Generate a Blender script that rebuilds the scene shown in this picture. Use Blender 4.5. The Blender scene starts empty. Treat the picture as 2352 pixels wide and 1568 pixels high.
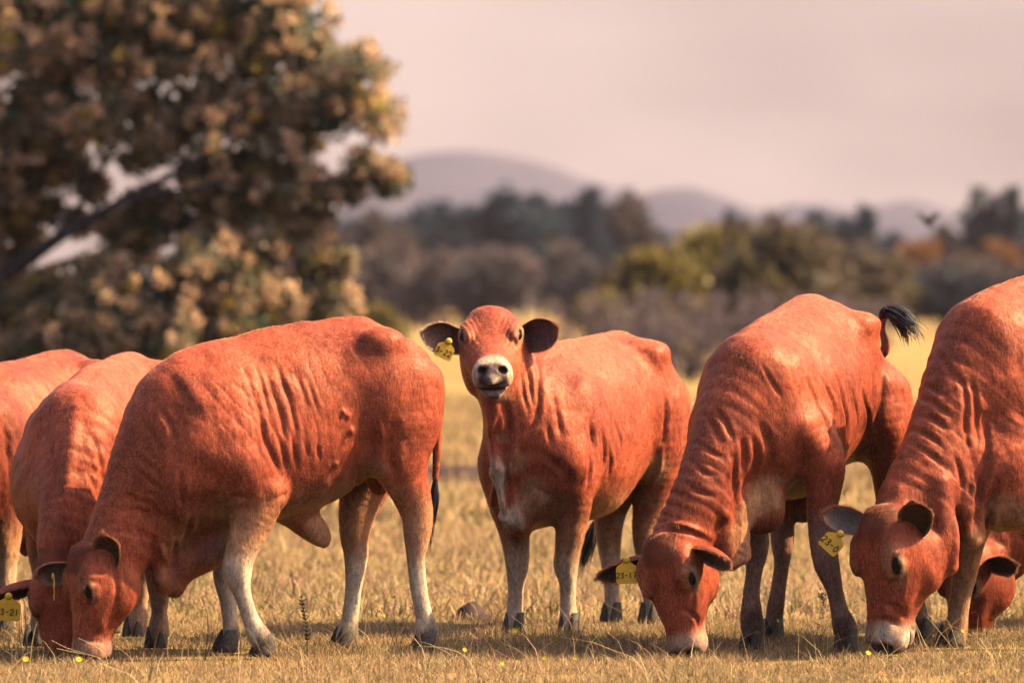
import bpy, bmesh, math, random
import numpy as np
from mathutils import Vector, Matrix

sc = bpy.context.scene
C = sc.collection
rng = np.random.default_rng(7)
random.seed(7)

# ------------------------------------------------------------------ camera
F = 13067.0            # focal length in pixels of the 2352 px wide photograph (200 mm lens)
D0 = 22.5              # camera to the row of cattle
HC = 1.40              # camera height
VH = 690.0             # horizon row
cam_d = bpy.data.cameras.new('camera')
cam = bpy.data.objects.new('camera', cam_d); C.objects.link(cam)
cam.location = (0, -D0, HC); cam.rotation_euler = (math.radians(90), 0, 0)
cam_d.lens = 200; cam_d.sensor_width = 36; cam_d.shift_y = -(784 - VH) / 2352
cam_d.clip_start = 0.5; cam_d.clip_end = 20000
cam_d.dof.use_dof = True; cam_d.dof.focus_distance = D0 + 0.25; cam_d.dof.aperture_fstop = 2.9
sc.camera = cam

# ------------------------------------------------------------------ sky, sun, exposure
SUN_EL, SUN_AZ = math.radians(42), math.radians(9)   # azimuth from +X towards +Y: sun stands right of and slightly behind the camera
w = bpy.data.worlds.new('World'); sc.world = w; w.use_nodes = True
nt = w.node_tree; nt.nodes.clear()
sky = nt.nodes.new('ShaderNodeTexSky'); sky.sky_type = 'NISHITA'; sky.sun_disc = False
sky.sun_elevation = SUN_EL; sky.sun_rotation = math.pi / 2 - SUN_AZ
sky.air_density = 1.0; sky.dust_density = 4.0; sky.ozone_density = 1.0
mul = nt.nodes.new('ShaderNodeVectorMath'); mul.operation = 'SCALE'; mul.inputs['Scale'].default_value = 0.15
# thin, even veil of warm high cloud over the whole sky
tc = nt.nodes.new('ShaderNodeTexCoord')
mp = nt.nodes.new('ShaderNodeMapping'); mp.inputs['Scale'].default_value = (1.5, 1.5, 4.0); mp.inputs['Location'].default_value = (0.0, 0.0, 0.0); mp.inputs['Rotation'].default_value = (0.05, 0.10, 0.3)
nz = nt.nodes.new('ShaderNodeTexNoise'); nz.inputs['Scale'].default_value = 4.0; nz.inputs['Detail'].default_value = 3; nz.inputs['Roughness'].default_value = 0.5
cr = nt.nodes.new('ShaderNodeValToRGB')
cr.color_ramp.elements[0].position = 0.3; cr.color_ramp.elements[0].color = (0.05, 0.035, 0.033, 1)
cr.color_ramp.elements[1].position = 0.7; cr.color_ramp.elements[1].color = (0.285, 0.212, 0.186, 1)
mixn = nt.nodes.new('ShaderNodeMix'); mixn.data_type = 'RGBA'; mixn.inputs[0].default_value = 0.86
sx = nt.nodes.new('ShaderNodeSeparateXYZ'); vr = nt.nodes.new('ShaderNodeMapRange'); vr.interpolation_type = 'SMOOTHSTEP'
vr.inputs['From Min'].default_value = 0.05; vr.inputs['From Max'].default_value = 0.7; vr.inputs['To Min'].default_value = 0.93; vr.inputs['To Max'].default_value = 0.1
bg = nt.nodes.new('ShaderNodeBackground'); bg.inputs['Strength'].default_value = 1.0
out = nt.nodes.new('ShaderNodeOutputWorld')
L = nt.links.new
L(sky.outputs[0], mul.inputs[0]); L(tc.outputs['Generated'], mp.inputs[0]); L(mp.outputs[0], nz.inputs[0]); L(nz.outputs[0], cr.inputs[0])
L(tc.outputs['Generated'], sx.inputs[0]); L(sx.outputs[2], vr.inputs[0]); L(vr.outputs[0], mixn.inputs[0]); L(mul.outputs[0], mixn.inputs[6]); L(cr.outputs[0], mixn.inputs[7]); L(mixn.outputs[2], bg.inputs[0]); L(bg.outputs[0], out.inputs[0])
sun_d = bpy.data.lights.new('sun', 'SUN'); sun_d.energy = 5.0; sun_d.angle = math.radians(0.5); sun_d.color = (1.0, 0.81, 0.46)
sun = bpy.data.objects.new('sun', sun_d); C.objects.link(sun)
sdir = Vector((math.cos(SUN_EL) * math.cos(SUN_AZ), math.cos(SUN_EL) * math.sin(SUN_AZ), math.sin(SUN_EL)))
sun.rotation_euler = sdir.to_track_quat('Z', 'Y').to_euler(); sun.location = (6, -6, 9)
sc.view_settings.view_transform = 'Standard'; sc.view_settings.look = 'None'
sc.view_settings.exposure = 1.44; sc.view_settings.gamma = 1.0; sc.view_settings.use_curve_mapping = False
sc.render.engine = 'CYCLES'
sc.cycles.use_denoising = True
sc.cycles.max_bounces = 6; sc.cycles.diffuse_bounces = 0; sc.cycles.glossy_bounces = 2
sc.cycles.transmission_bounces = 3; sc.cycles.volume_bounces = 1; sc.cycles.transparent_max_bounces = 8
sc.cycles.sample_clamp_indirect = 6.0

# ------------------------------------------------------------------ helpers
def at(u, v, Y):
    """photo pixel (2352 px wide) at world depth Y -> world point"""
    D = Y + D0
    return np.array([(u - 1176) * D / F, Y, HC - (v - VH) * D / F])

def sm(a, b, x):
    t = np.clip((x - a) / (b - a), 0, 1)
    return t * t * (3 - 2 * t)

_perm = rng.permutation(4096)
_val = rng.random(4096).astype(np.float32) * 2 - 1
def vnoise(p, seed=0):
    """smooth lattice noise, p (N,3) -> (N,) in -1..1"""
    p = np.asarray(p, np.float64) + seed * 17.31
    i = np.floor(p).astype(np.int64); f = p - i; f = f * f * (3 - 2 * f)
    r = 0
    for dx in (0, 1):
        for dy in (0, 1):
            for dz in (0, 1):
                h = _val[(_perm[(_perm[(i[:, 0] + dx) & 4095] + i[:, 1] + dy) & 4095] + i[:, 2] + dz) & 4095]
                wgt = (f[:, 0] if dx else 1 - f[:, 0]) * (f[:, 1] if dy else 1 - f[:, 1]) * (f[:, 2] if dz else 1 - f[:, 2])
                r = r + h * wgt
    return r
def fbm(p, seed=0, octv=3):
    r = 0; a = 1.0; s = 1.0
    for k in range(octv):
        r = r + a * vnoise(p * s, seed + k); a *= 0.5; s *= 2.03
    return r / 1.75

def mesh_obj(name, verts, faces, mat=None, parent=None, smooth=True, attrs=None):
    me = bpy.data.meshes.new(name)
    verts = np.asarray(verts, np.float32)
    if isinstance(faces, np.ndarray):
        n, k = faces.shape
        me.vertices.add(len(verts)); me.vertices.foreach_set('co', verts.ravel())
        me.loops.add(n * k); me.loops.foreach_set('vertex_index', faces.astype(np.int32).ravel())
        me.polygons.add(n); me.polygons.foreach_set('loop_start', np.arange(0, n * k, k, dtype=np.int32))
        me.update(calc_edges=True)
    else:
        me.from_pydata(verts.tolist(), [], faces)
    if attrs:
        for an, arr in attrs.items():
            arr = np.asarray(arr, np.float32)
            if arr.ndim == 2:
                a = me.attributes.new(an, 'FLOAT_COLOR', 'POINT')
                if arr.shape[1] == 3: arr = np.concatenate([arr, np.ones((len(arr), 1), np.float32)], 1)
                a.data.foreach_set('color', arr.ravel())
            else:
                a = me.attributes.new(an, 'FLOAT', 'POINT'); a.data.foreach_set('value', arr)
    if smooth: me.polygons.foreach_set('use_smooth', np.ones(len(me.polygons), bool))
    if mat: me.materials.append(mat)
    me.validate()
    o = bpy.data.objects.new(name, me); C.objects.link(o)
    if parent: o.parent = parent
    return o

def tag(o, label=None, cat=None, group=None, kind=None):
    if label: o['label'] = label
    if cat: o['category'] = cat
    if group: o['group'] = group
    if kind: o['kind'] = kind
    return o
def empty(name, loc, rz=0):
    o = bpy.data.objects.new(name, None); C.objects.link(o); o.empty_display_size = 0.2
    o.location = loc; o.rotation_euler = (0, 0, rz)
    return o

class N:
    """tiny node-tree builder"""
    def __init__(s, name):
        s.m = bpy.data.materials.new(name); s.m.use_nodes = True; s.t = s.m.node_tree; s.t.nodes.clear()
        s.out = s.t.nodes.new('ShaderNodeOutputMaterial')
        s.b = s.t.nodes.new('ShaderNodeBsdfPrincipled'); s.l(s.b.outputs[0], s.out.inputs[0])
    def n(s, typ, **kw):
        x = s.t.nodes.new('ShaderNode' + typ)
        for k, v in kw.items():
            if k in x.inputs: x.inputs[k].default_value = v
            else: setattr(x, k, v)
        return x
    def l(s, a, b): s.t.links.new(a, b)
    def attr(s, name):
        x = s.n('Attribute'); x.attribute_name = name; return x
    def ramp(s, fac, stops):
        x = s.n('ValToRGB'); e = x.color_ramp.elements
        while len(e) < len(stops): e.new(0.5)
        for k, (p, c) in enumerate(stops): e[k].position = p; e[k].color = (*c, 1) if len(c) == 3 else c
        s.l(fac, x.inputs[0]); return x.outputs[0]
    def mix(s, fac, a, b, mode='MIX'):
        x = s.n('Mix'); x.data_type = 'RGBA'; x.blend_type = mode; x.clamp_factor = True
        if isinstance(fac, (int, float)): x.inputs[0].default_value = fac
        else: s.l(fac, x.inputs[0])
        for sock, val in ((x.inputs[6], a), (x.inputs[7], b)):
            if isinstance(val, tuple): sock.default_value = (*val, 1) if len(val) == 3 else val
            else: s.l(val, sock)
        return x.outputs[2]
    def set(s, **kw):
        for k, v in kw.items():
            i = s.b.inputs[k.replace('_', ' ')]
            if isinstance(v, (int, float)): i.default_value = v
            elif isinstance(v, tuple): i.default_value = (*v, 1) if len(v) == 3 else v
            else: s.l(v, i)
        return s.m

# ------------------------------------------------------------------ materials of the animals
def mat_coat():
    k = N('coat')
    tcn = k.n('TexCoord'); ca = k.attr('coat')
    mpn = k.n('Mapping'); mpn.inputs['Scale'].default_value = (1, 1, 0.45); k.l(tcn.outputs['Object'], mpn.inputs[0])
    n1 = k.n('TexNoise', Scale=9.0, Detail=4.0, Roughness=0.6); k.l(tcn.outputs['Object'], n1.inputs[0])
    n2 = k.n('TexNoise', Scale=90.0, Detail=3.0, Roughness=0.65); k.l(mpn.outputs[0], n2.inputs[0])
    n3 = k.n('TexNoise', Scale=28.0, Detail=3.0, Roughness=0.6, Distortion=0.6); k.l(mpn.outputs[0], n3.inputs[0])
    v1 = k.ramp(n1.outputs[0], [(0.3, (0.78, 0.78, 0.78)), (0.7, (1.16, 1.12, 1.1))])
    v2 = k.ramp(n2.outputs[0], [(0.3, (0.60, 0.57, 0.60)), (0.7, (1.32, 1.32, 1.25))])
    v3 = k.ramp(n3.outputs[0], [(0.28, (0.62, 0.60, 0.62)), (0.72, (1.28, 1.28, 1.22))])
    c = k.mix(1.0, ca.outputs['Color'], v1, 'MULTIPLY'); c = k.mix(1.0, c, v2, 'MULTIPLY'); c = k.mix(1.0, c, v3, 'MULTIPLY')
    fold = k.attr('fold')
    bn = k.n('Bump', Strength=0.5, Distance=0.006); k.l(n3.outputs[0], bn.inputs['Height'])
    b2 = k.n('Bump', Strength=0.55, Distance=0.003); k.l(n2.outputs[0], b2.inputs['Height']); k.l(bn.outputs[0], b2.inputs['Normal'])
    return k.set(Base_Color=c, Roughness=0.48, Specular_IOR_Level=0.19, Specular_Tint=(1.0, .60, .28), Sheen_Weight=0.0, Sheen_Roughness=0.4, Sheen_Tint=(1.0, 0.7, 0.45), Normal=b2.outputs[0])
def mat_plain(name, col, rough=0.5, spec=0.4, nscale=40.0, amt=0.25, bump=0.002, coat=0.0):
    k = N(name); tcn = k.n('TexCoord')
    n1 = k.n('TexNoise', Scale=nscale, Detail=4.0, Roughness=0.6); k.l(tcn.outputs['Object'], n1.inputs[0])
    v = k.ramp(n1.outputs[0], [(0.3, (1 - amt,) * 3), (0.7, (1 + amt,) * 3)])
    c = k.mix(1.0, tuple(col), v, 'MULTIPLY')
    bn = k.n('Bump', Strength=0.5, Distance=bump); k.l(n1.outputs[0], bn.inputs['Height'])
    return k.set(Base_Color=c, Roughness=rough, Specular_IOR_Level=spec, Normal=bn.outputs[0], Coat_Weight=coat)
M = {}
M['coat'] = mat_coat()
M['eye'] = mat_plain('eye', (0.005, 0.004, 0.004), 0.12, 0.12, 20, 0.3, 0.0, 0.0)
M['hoof'] = mat_plain('hoof', (0.09, 0.065, 0.05), 0.7, 0.15, 60, 0.5)
M['tag'] = mat_plain('tag_yellow', (0.95, 0.47, 0.035), 0.42, 0.35, 22, 0.2, 0.001)
M['ink'] = mat_plain('marker_ink', (0.03, 0.035, 0.03), 0.6, 0.2)
M['hair'] = mat_plain('black_hair', (0.014, 0.014, 0.02), 0.42, 0.5, 120, 0.4)

def mat_fur(name='fur', gloss=.34):
    k = N(name); ca = k.attr('coat'); k.set(Base_Color=ca.outputs['Color'], Roughness=.42, Specular_IOR_Level=.4)
    tr = k.n('BsdfTranslucent'); k.l(ca.outputs['Color'], tr.inputs[0]); mx = k.n('MixShader'); mx.inputs[0].default_value = .3
    k.l(k.b.outputs[0], mx.inputs[1]); k.l(tr.outputs[0], mx.inputs[2])
    hr = k.n('BsdfHair'); hr.component = 'Reflection'; vs = k.n('VectorMath'); vs.operation = 'SCALE'; vs.inputs['Scale'].default_value = 2.3; k.l(ca.outputs['Color'], vs.inputs[0]); k.l(k.mix(.7, vs.outputs[0], (1.0, .66, .20)), hr.inputs['Color']); hr.inputs['RoughnessU'].default_value = .32; hr.inputs['RoughnessV'].default_value = .8
    m2 = k.n('MixShader'); m2.inputs[0].default_value = gloss; k.l(mx.outputs[0], m2.inputs[1]); k.l(hr.outputs[0], m2.inputs[2]); k.l(m2.outputs[0], k.out.inputs[0]); return k.m
M['fur'] = mat_fur(); M['curl'] = mat_fur('poll_curl', .06)
def grow_hair(name, V, Q, Nm, col, n, ln, parent, flow, seed, r0=.00036, mat='fur'):
    """short coat hair as real curves lying along the flow direction"""
    rg = np.random.default_rng(seed)
    ar = np.linalg.norm(np.cross(V[Q[:, 2]] - V[Q[:, 0]], V[Q[:, 3]] - V[Q[:, 1]]), axis=1); cdf = np.cumsum(ar); fi = np.searchsorted(cdf, rg.random(n) * cdf[-1])
    a, b = rg.random((2, n, 1)); q = Q[fi]
    def bl(X): return (X[q[:, 0]] * (1 - a) + X[q[:, 1]] * a) * (1 - b) + (X[q[:, 3]] * (1 - a) + X[q[:, 2]] * a) * b
    P, Nn, c = bl(V), bl(Nm), bl(col); Nn /= np.linalg.norm(Nn, axis=1)[:, None] + 1e-9
    fl = bl(flow) + .16 * np.stack([vnoise(P * 9, seed + k) for k in range(3)], 1) + .12 * rg.normal(size=(n, 3))
    fl -= (fl * Nn).sum(1)[:, None] * Nn; fl /= np.linalg.norm(fl, axis=1)[:, None] + 1e-9
    l_ = (ln * rg.uniform(.6, 1.4, n))[:, None]
    pts = np.stack([P - Nn * .001, P + fl * l_ * .5 + Nn * l_ * .07, P + fl * l_ + Nn * l_ * .10], 1).reshape(-1, 3).astype(np.float32)
    hc = bpy.data.hair_curves.new(name); hc.add_curves([3] * n)
    hc.attributes['position'].data.foreach_set('vector', pts.ravel())
    ra = hc.attributes.get('radius') or hc.attributes.new('radius', 'FLOAT', 'POINT'); ra.data.foreach_set('value', np.tile(np.array([1, .8, .25], np.float32) * r0, n))
    ca = hc.attributes.new('coat', 'FLOAT_COLOR', 'CURVE'); Pf = np.stack([.6 * P[:, 0] + .8 * P[:, 2], .8 * P[:, 0] - .6 * P[:, 2], P[:, 1]], 1)
    c = c * np.clip(1.06 + .34 * vnoise(Pf * np.array([24, 95, 95.]), seed + 5) + .38 * vnoise(Pf * np.array([9, 30, 30.]), seed + 6), .45, 1.8)[:, None]
    cc = np.concatenate([c * rg.uniform(.85, 1.25, (n, 1)), np.ones((n, 1))], 1).astype(np.float32); ca.data.foreach_set('color', cc.ravel())
    hc.materials.append(M[mat]); o = bpy.data.objects.new(name, hc); C.objects.link(o); o.parent = parent; return o

# ------------------------------------------------------------------ implicit-surface body builder
class Field:
    def __init__(s, lo, hi, h):
        s.lo = np.array(lo, float); s.h = h
        s.n = np.ceil((np.array(hi) - s.lo) / h).astype(int) + 1
        s.a = np.full(s.n, 0.25, np.float32)
    def block(s, lo, hi):
        i0 = np.clip(np.floor((np.asarray(lo) - s.lo) / s.h).astype(int), 0, s.n - 1)
        i1 = np.clip(np.ceil((np.asarray(hi) - s.lo) / s.h).astype(int) + 1, 1, s.n)
        i1 = np.maximum(i1, i0 + 1)
        sl = tuple(slice(a, b) for a, b in zip(i0, i1))
        ax = [(s.lo[k] + np.arange(i0[k], i1[k]) * s.h).astype(np.float32) for k in range(3)]
        return sl, ax
    def union(s, sl, d, k):
        a = s.a[sl]; h = np.maximum(k - np.abs(a - d), 0) / k
        s.a[sl] = np.minimum(a, d) - h * h * k * 0.25
    def cut(s, sl, d, k):
        a = s.a[sl]; d = -d; h = np.maximum(k - np.abs(a - d), 0) / k
        s.a[sl] = np.maximum(a, d) + h * h * k * 0.25

def ell_d(ax, c, axes, r):
    x = ax[0][:, None, None] - np.float32(c[0]); y = ax[1][None, :, None] - np.float32(c[1]); z = ax[2][None, None, :] - np.float32(c[2])
    q0 = 0; q1 = 0
    for e, rr in zip(axes, r):
        p = (x * np.float32(e[0]) + y * np.float32(e[1]) + z * np.float32(e[2])) / np.float32(rr)
        p2 = p * p; q0 = q0 + p2; q1 = q1 + p2 / np.float32(rr * rr)
    q0 = np.sqrt(q0); q1 = np.sqrt(q1) + 1e-6
    return q0 * (q0 - 1) / q1

I3 = np.eye(3)
def ellipsoid(f, c, r, axes=I3, k=0.05, cut=False):
    m = max(r) + 0.10
    sl, ax = f.block(np.array(c) - m, np.array(c) + m)
    d = ell_d(ax, c, axes, r)
    (f.cut if cut else f.union)(sl, d, k)

def catmull(P, n_per):
    P = np.asarray(P, float); Q = np.vstack([2 * P[0] - P[1], P, 2 * P[-1] - P[-2]]); outp = []
    for i in range(1, len(Q) - 2):
        p0, p1, p2, p3 = Q[i - 1], Q[i], Q[i + 1], Q[i + 2]
        for t in np.linspace(0, 1, n_per, endpoint=False):
            outp.append(0.5 * ((2 * p1) + (-p0 + p2) * t + (2 * p0 - 5 * p1 + 4 * p2 - p3) * t * t + (-p0 + 3 * p1 - 3 * p2 + p3) * t ** 3))
    outp.append(Q[-2]); return np.array(outp)

def chain(f, pts, k=0.05, lat=(0, 1, 0), rec=None):
    """pts rows: x,y,z,rn,rb - a tapered limb of elliptical section"""
    P = np.asarray(pts, float)
    S = catmull(P, 14)
    S[:, 3:] = np.maximum(S[:, 3:], 0.006)
    seg = np.linalg.norm(np.diff(S[:, :3], axis=0), axis=1); s = np.concatenate([[0], np.cumsum(seg)])
    keep = [0]
    for i in range(1, len(S)):
        if s[i] - s[keep[-1]] > 0.3 * min(S[i, 3], S[i, 4]): keep.append(i)
    if keep[-1] != len(S) - 1: keep.append(len(S) - 1)
    tan = np.gradient(S[:, :3], axis=0); tan /= np.linalg.norm(tan, axis=1)[:, None] + 1e-9
    mg = 0.06 + k * 0.5
    lo = (S[:, :3] - S[:, 3:].max(1)[:, None]).min(0) - mg; hi = (S[:, :3] + S[:, 3:].max(1)[:, None]).max(0) + mg
    sl, ax = f.block(lo, hi)
    tmp = np.full([len(a) for a in ax], 0.25, np.float32)
    base = np.array([q.start for q in sl])
    for i in keep:
        t = tan[i]; b = np.array(lat, float) - np.dot(lat, t) * t; b /= np.linalg.norm(b) + 1e-9; n = np.cross(t, b)
        c = S[i, :3]; m = max(S[i, 3], S[i, 4]) + mg
        s2, ax2 = f.block(c - m, c + m)
        loc = tuple(slice(q.start - o, q.stop - o) for q, o in zip(s2, base))
        loc = tuple(slice(max(l.start, 0), min(l.stop, tmp.shape[j])) for j, l in enumerate(loc))
        if any(l.stop <= l.start for l in loc): continue
        ax2 = [ax[j][loc[j]] for j in range(3)]
        d = ell_d(ax2, c, (t, n, b), (min(S[i, 3], S[i, 4]), S[i, 3], S[i, 4]))
        tmp[loc] = np.minimum(tmp[loc], d)
    f.union(sl, tmp, k)
    if rec is not None: rec.append((S[:, :3], s / s[-1], S[:, 3]))

def loft(f, O, axes, st, k=0.05, lim=None):
    """st rows: x, top, bot, halfwidth, widest(0..1 from bottom), p_top, p_bot"""
    st = np.asarray(st, float); S = catmull(st, 12); o = np.argsort(S[:, 0]); S = S[o]
    ex, ey, ez = [np.asarray(a, float) for a in axes]; O = np.asarray(O, float)
    cs = []
    for r in st:
        for zz in (r[1], r[2]):
            for yy in (-r[3], r[3]): cs.append(O + ex * r[0] + ey * yy + ez * zz)
    cs = np.array(cs); sl, ax = f.block(cs.min(0) - 0.12, cs.max(0) + 0.12)
    X = ax[0][:, None, None] - np.float32(O[0]); Y = ax[1][None, :, None] - np.float32(O[1]); Z = ax[2][None, None, :] - np.float32(O[2])
    f32 = np.float32
    px = X * f32(ex[0]) + Y * f32(ex[1]) + Z * f32(ex[2]); py = X * f32(ey[0]) + Y * f32(ey[1]) + Z * f32(ey[2]); pz = X * f32(ez[0]) + Y * f32(ez[1]) + Z * f32(ez[2])
    def ip(c): return np.interp(px, S[:, 0], S[:, c]).astype(f32)
    top, bot, wd, fr, pt, pb = [ip(c) for c in range(1, 7)]
    wd = np.maximum(wd, 0.01); hh = np.maximum(top - bot, 0.02)
    zc = bot + hh * fr; dz = pz - zc
    up = dz > 0
    hz = np.where(up, top - zc, zc - bot) + 1e-4; p = np.where(up, pt, pb)
    q = (np.abs(py / wd) ** p + np.abs(dz / hz) ** p) ** (1 / p) - 1
    over = np.maximum(np.maximum(S[0, 0] - px, px - S[-1, 0]), 0)
    q = q + over / 0.06
    g = np.gradient(q, f.h); gl = np.sqrt(g[0] ** 2 + g[1] ** 2 + g[2] ** 2)
    d = q / np.maximum(gl, 2.0); d = np.where(q > 0, np.maximum(d, q * np.minimum(wd, hz) * .7), d)
    f.union(sl, np.clip(d, -0.25, 0.25).astype(f32), k)

def surface(f):
    """naive surface nets -> verts, quads"""
    a = f.a; n = a.shape
    s = a < 0
    cell = np.zeros((n[0] - 1, n[1] - 1, n[2] - 1), np.int8)
    for dx in (0, 1):
        for dy in (0, 1):
            for dz in (0, 1): cell += s[dx:n[0] - 1 + dx, dy:n[1] - 1 + dy, dz:n[2] - 1 + dz]
    act = (cell > 0) & (cell < 8)
    idx = np.full(act.shape, -1, np.int64); cc = np.argwhere(act); idx[act] = np.arange(len(cc))
    acc = np.zeros((len(cc), 3)); cnt = np.zeros(len(cc))
    corners = [(x, y, z) for x in (0, 1) for y in (0, 1) for z in (0, 1)]
    vals = {c: a[cc[:, 0] + c[0], cc[:, 1] + c[1], cc[:, 2] + c[2]].astype(np.float64) for c in corners}
    for c in corners:
        for ax in range(3):
            if c[ax] == 0:
                e = list(c); e[ax] = 1; e = tuple(e); v0, v1 = vals[c], vals[e]
                m = (v0 < 0) != (v1 < 0)
                t = np.where(m, v0 / np.where(m, v0 - v1, 1), 0)
                p = np.tile(np.array(c, float), (len(cc), 1)); p[:, ax] += t
                acc += p * m[:, None]; cnt += m
    V = (cc + acc / cnt[:, None]) * f.h + f.lo
    Q = []
    for ax in range(3):
        b, c = (ax + 1) % 3, (ax + 2) % 3
        s0 = [slice(None)] * 3; s1 = [slice(None)] * 3; s0[ax] = slice(0, n[ax] - 1); s1[ax] = slice(1, n[ax])
        A, B = s[tuple(s0)], s[tuple(s1)]
        for flip, m in ((False, A & ~B), (True, ~A & B)):
            e = np.argwhere(m); e = e[(e[:, b] > 0) & (e[:, c] > 0) & (e[:, b] < n[b] - 1) & (e[:, c] < n[c] - 1)]
            def gid(db, dc):
                q = e.copy(); q[:, b] -= db; q[:, c] -= dc
                return idx[q[:, 0], q[:, 1], q[:, 2]]
            quad = np.stack([gid(1, 1), gid(0, 1), gid(0, 0), gid(1, 0)], 1)
            if flip: quad = quad[:, ::-1]
            Q.append(quad)
    Q = np.concatenate(Q); Q = Q[(Q >= 0).all(1)]
    return V, Q

def vnormals(V, Q):
    nrm = np.cross(V[Q[:, 2]] - V[Q[:, 0]], V[Q[:, 3]] - V[Q[:, 1]])
    o = np.zeros_like(V)
    for k in range(4):
        for c in range(3): o[:, c] += np.bincount(Q[:, k], nrm[:, c], len(V))
    return o / (np.linalg.norm(o, axis=1)[:, None] + 1e-12)
def smooth(V, Q, it=2, lam=0.5):
    E = np.concatenate([Q[:, [0, 1]], Q[:, [1, 2]], Q[:, [2, 3]], Q[:, [3, 0]]])
    for _ in range(it):
        s = np.zeros_like(V); n = np.bincount(E[:, 0], minlength=len(V)) + np.bincount(E[:, 1], minlength=len(V))
        for c in range(3): s[:, c] = np.bincount(E[:, 0], V[E[:, 1], c], len(V)) + np.bincount(E[:, 1], V[E[:, 0], c], len(V))
        V = V + lam * (s / np.maximum(n, 1)[:, None] - V)
    return V

# ------------------------------------------------------------------ cattle
RED = np.array([0.375, 0.074, 0.039]); TAN = np.array([0.56, 0.27, 0.14]); CREAM = np.array([0.82, 0.61, 0.43])
DARK = np.array([0.045, 0.032, 0.034]); GREY = np.array([0.24, 0.16, 0.14]); DEEP = np.array([0.13, 0.026, 0.026])

HEAD = [(-.050, -.02, -.10, .045, .55, 2, 2), (-.025, .030, -.15, .080, .6, 2.1, 2), (.03, .054, -.195, .108, .66, 2.2, 1.8), (.09, .058, -.226, .120, .68, 2.3, 2.0),
        (.15, .050, -.236, .121, .70, 2.3, 2.1), (.20, .036, -.224, .109, .66, 2.2, 2.1), (.26, .026, -.194, .089, .60, 2.2, 2.1), (.32, .020, -.160, .073, .56, 2.2, 2.2),
        (.37, .016, -.140, .067, .52, 2.3, 2.3), (.412, .010, -.128, .069, .5, 2.3, 2.3), (.440, -.006, -.112, .058, .5, 2.2, 2.2), (.462, -.032, -.082, .034, .5, 2, 2)]

def hoof_mesh():
    bm = bmesh.new()
    for s in (-1, 1):
        rings = []
        for (z, x0, x1, wd) in ((0.085, -0.030, 0.022, 0.020), (0.05, -0.036, 0.045, 0.025), (0.0, -0.042, 0.072, 0.029), (-0.02, -0.040, 0.070, 0.028)):
            r = []
            for k in range(10):
                an = 2 * math.pi * k / 10
                r.append(bm.verts.new((0.5 * (x0 + x1) + 0.5 * (x1 - x0) * math.cos(an), s * 0.029 + wd * math.sin(an) * (1 - 0.25 * max(0, math.cos(an))), z)))
            rings.append(r)
        for a, b in zip(rings, rings[1:]):
            for k in range(10): bm.faces.new((a[k], b[k], b[(k + 1) % 10], a[(k + 1) % 10]))
        bm.faces.new(rings[0]); bm.faces.new(rings[-1][::-1])
    bmesh.ops.recalc_face_normals(bm, faces=bm.faces)
    me = bpy.data.meshes.new('hoof'); bm.to_mesh(me); bm.free()
    for p in me.polygons: p.use_smooth = True
    me.materials.append(M['hoof']); return me
HOOF = hoof_mesh()
def eye_mesh():
    bm = bmesh.new(); bmesh.ops.create_uvsphere(bm, u_segments=20, v_segments=14, radius=1.0)
    me = bpy.data.meshes.new('eye'); bm.to_mesh(me); bm.free()
    for p in me.polygons: p.use_smooth = True
    me.materials.append(M['eye']); return me
EYE = eye_mesh()

STROKES = {'2': [[(0, .8), (.25, 1), (.55, .95), (.62, .7), (.4, .4), (0, .02), (.65, .0)]], '3': [[(.05, .95), (.45, 1), (.6, .78), (.25, .55), (.6, .35), (.5, .05), (.0, .05)]],
           '-': [[(.05, .5), (.55, .52)]], '1': [[(.3, 1), (.28, 0)]], '7': [[(0, .95), (.6, 1), (.25, 0)]], '0': [[(.3, 1), (.05, .6), (.1, .1), (.4, 0), (.6, .45), (.5, .9), (.3, 1)]]}
def stroke_text(txt, h):
    """handwritten digits as thin raised ribbons in the XZ plane, centred, facing -Y"""
    V, Fc = [], []; adv = 0.82 * h; x0 = -adv * len(txt) / 2
    for ci, ch in enumerate(txt):
        for st in STROKES[ch]:
            P = catmull(np.array(st) * h * np.array([0.9, 1.0]), 6) + np.array([x0 + ci * adv, -h / 2]); wd = h * 0.075
            T = np.gradient(P, axis=0); T /= np.linalg.norm(T, axis=1)[:, None] + 1e-9; Nn = np.stack([-T[:, 1], T[:, 0]], 1)
            b = len(V)
            for p, n in zip(P, Nn):
                for s, y in ((-1, 0), (1, 0), (1, -0.0012), (-1, -0.0012)):
                    q = p + n * wd * s; V.append((q[0], y, q[1]))
            for i in range(len(P) - 1):
                for k in range(4): Fc.append((b + 4 * i + k, b + 4 * i + (k + 1) % 4, b + 4 * i + 4 + (k + 1) % 4, b + 4 * i + 4 + k))
            Fc.append((b, b + 3, b + 2, b + 1)); e = b + 4 * (len(P) - 1); Fc.append((e, e + 1, e + 2, e + 3))
    return V, Fc

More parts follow.
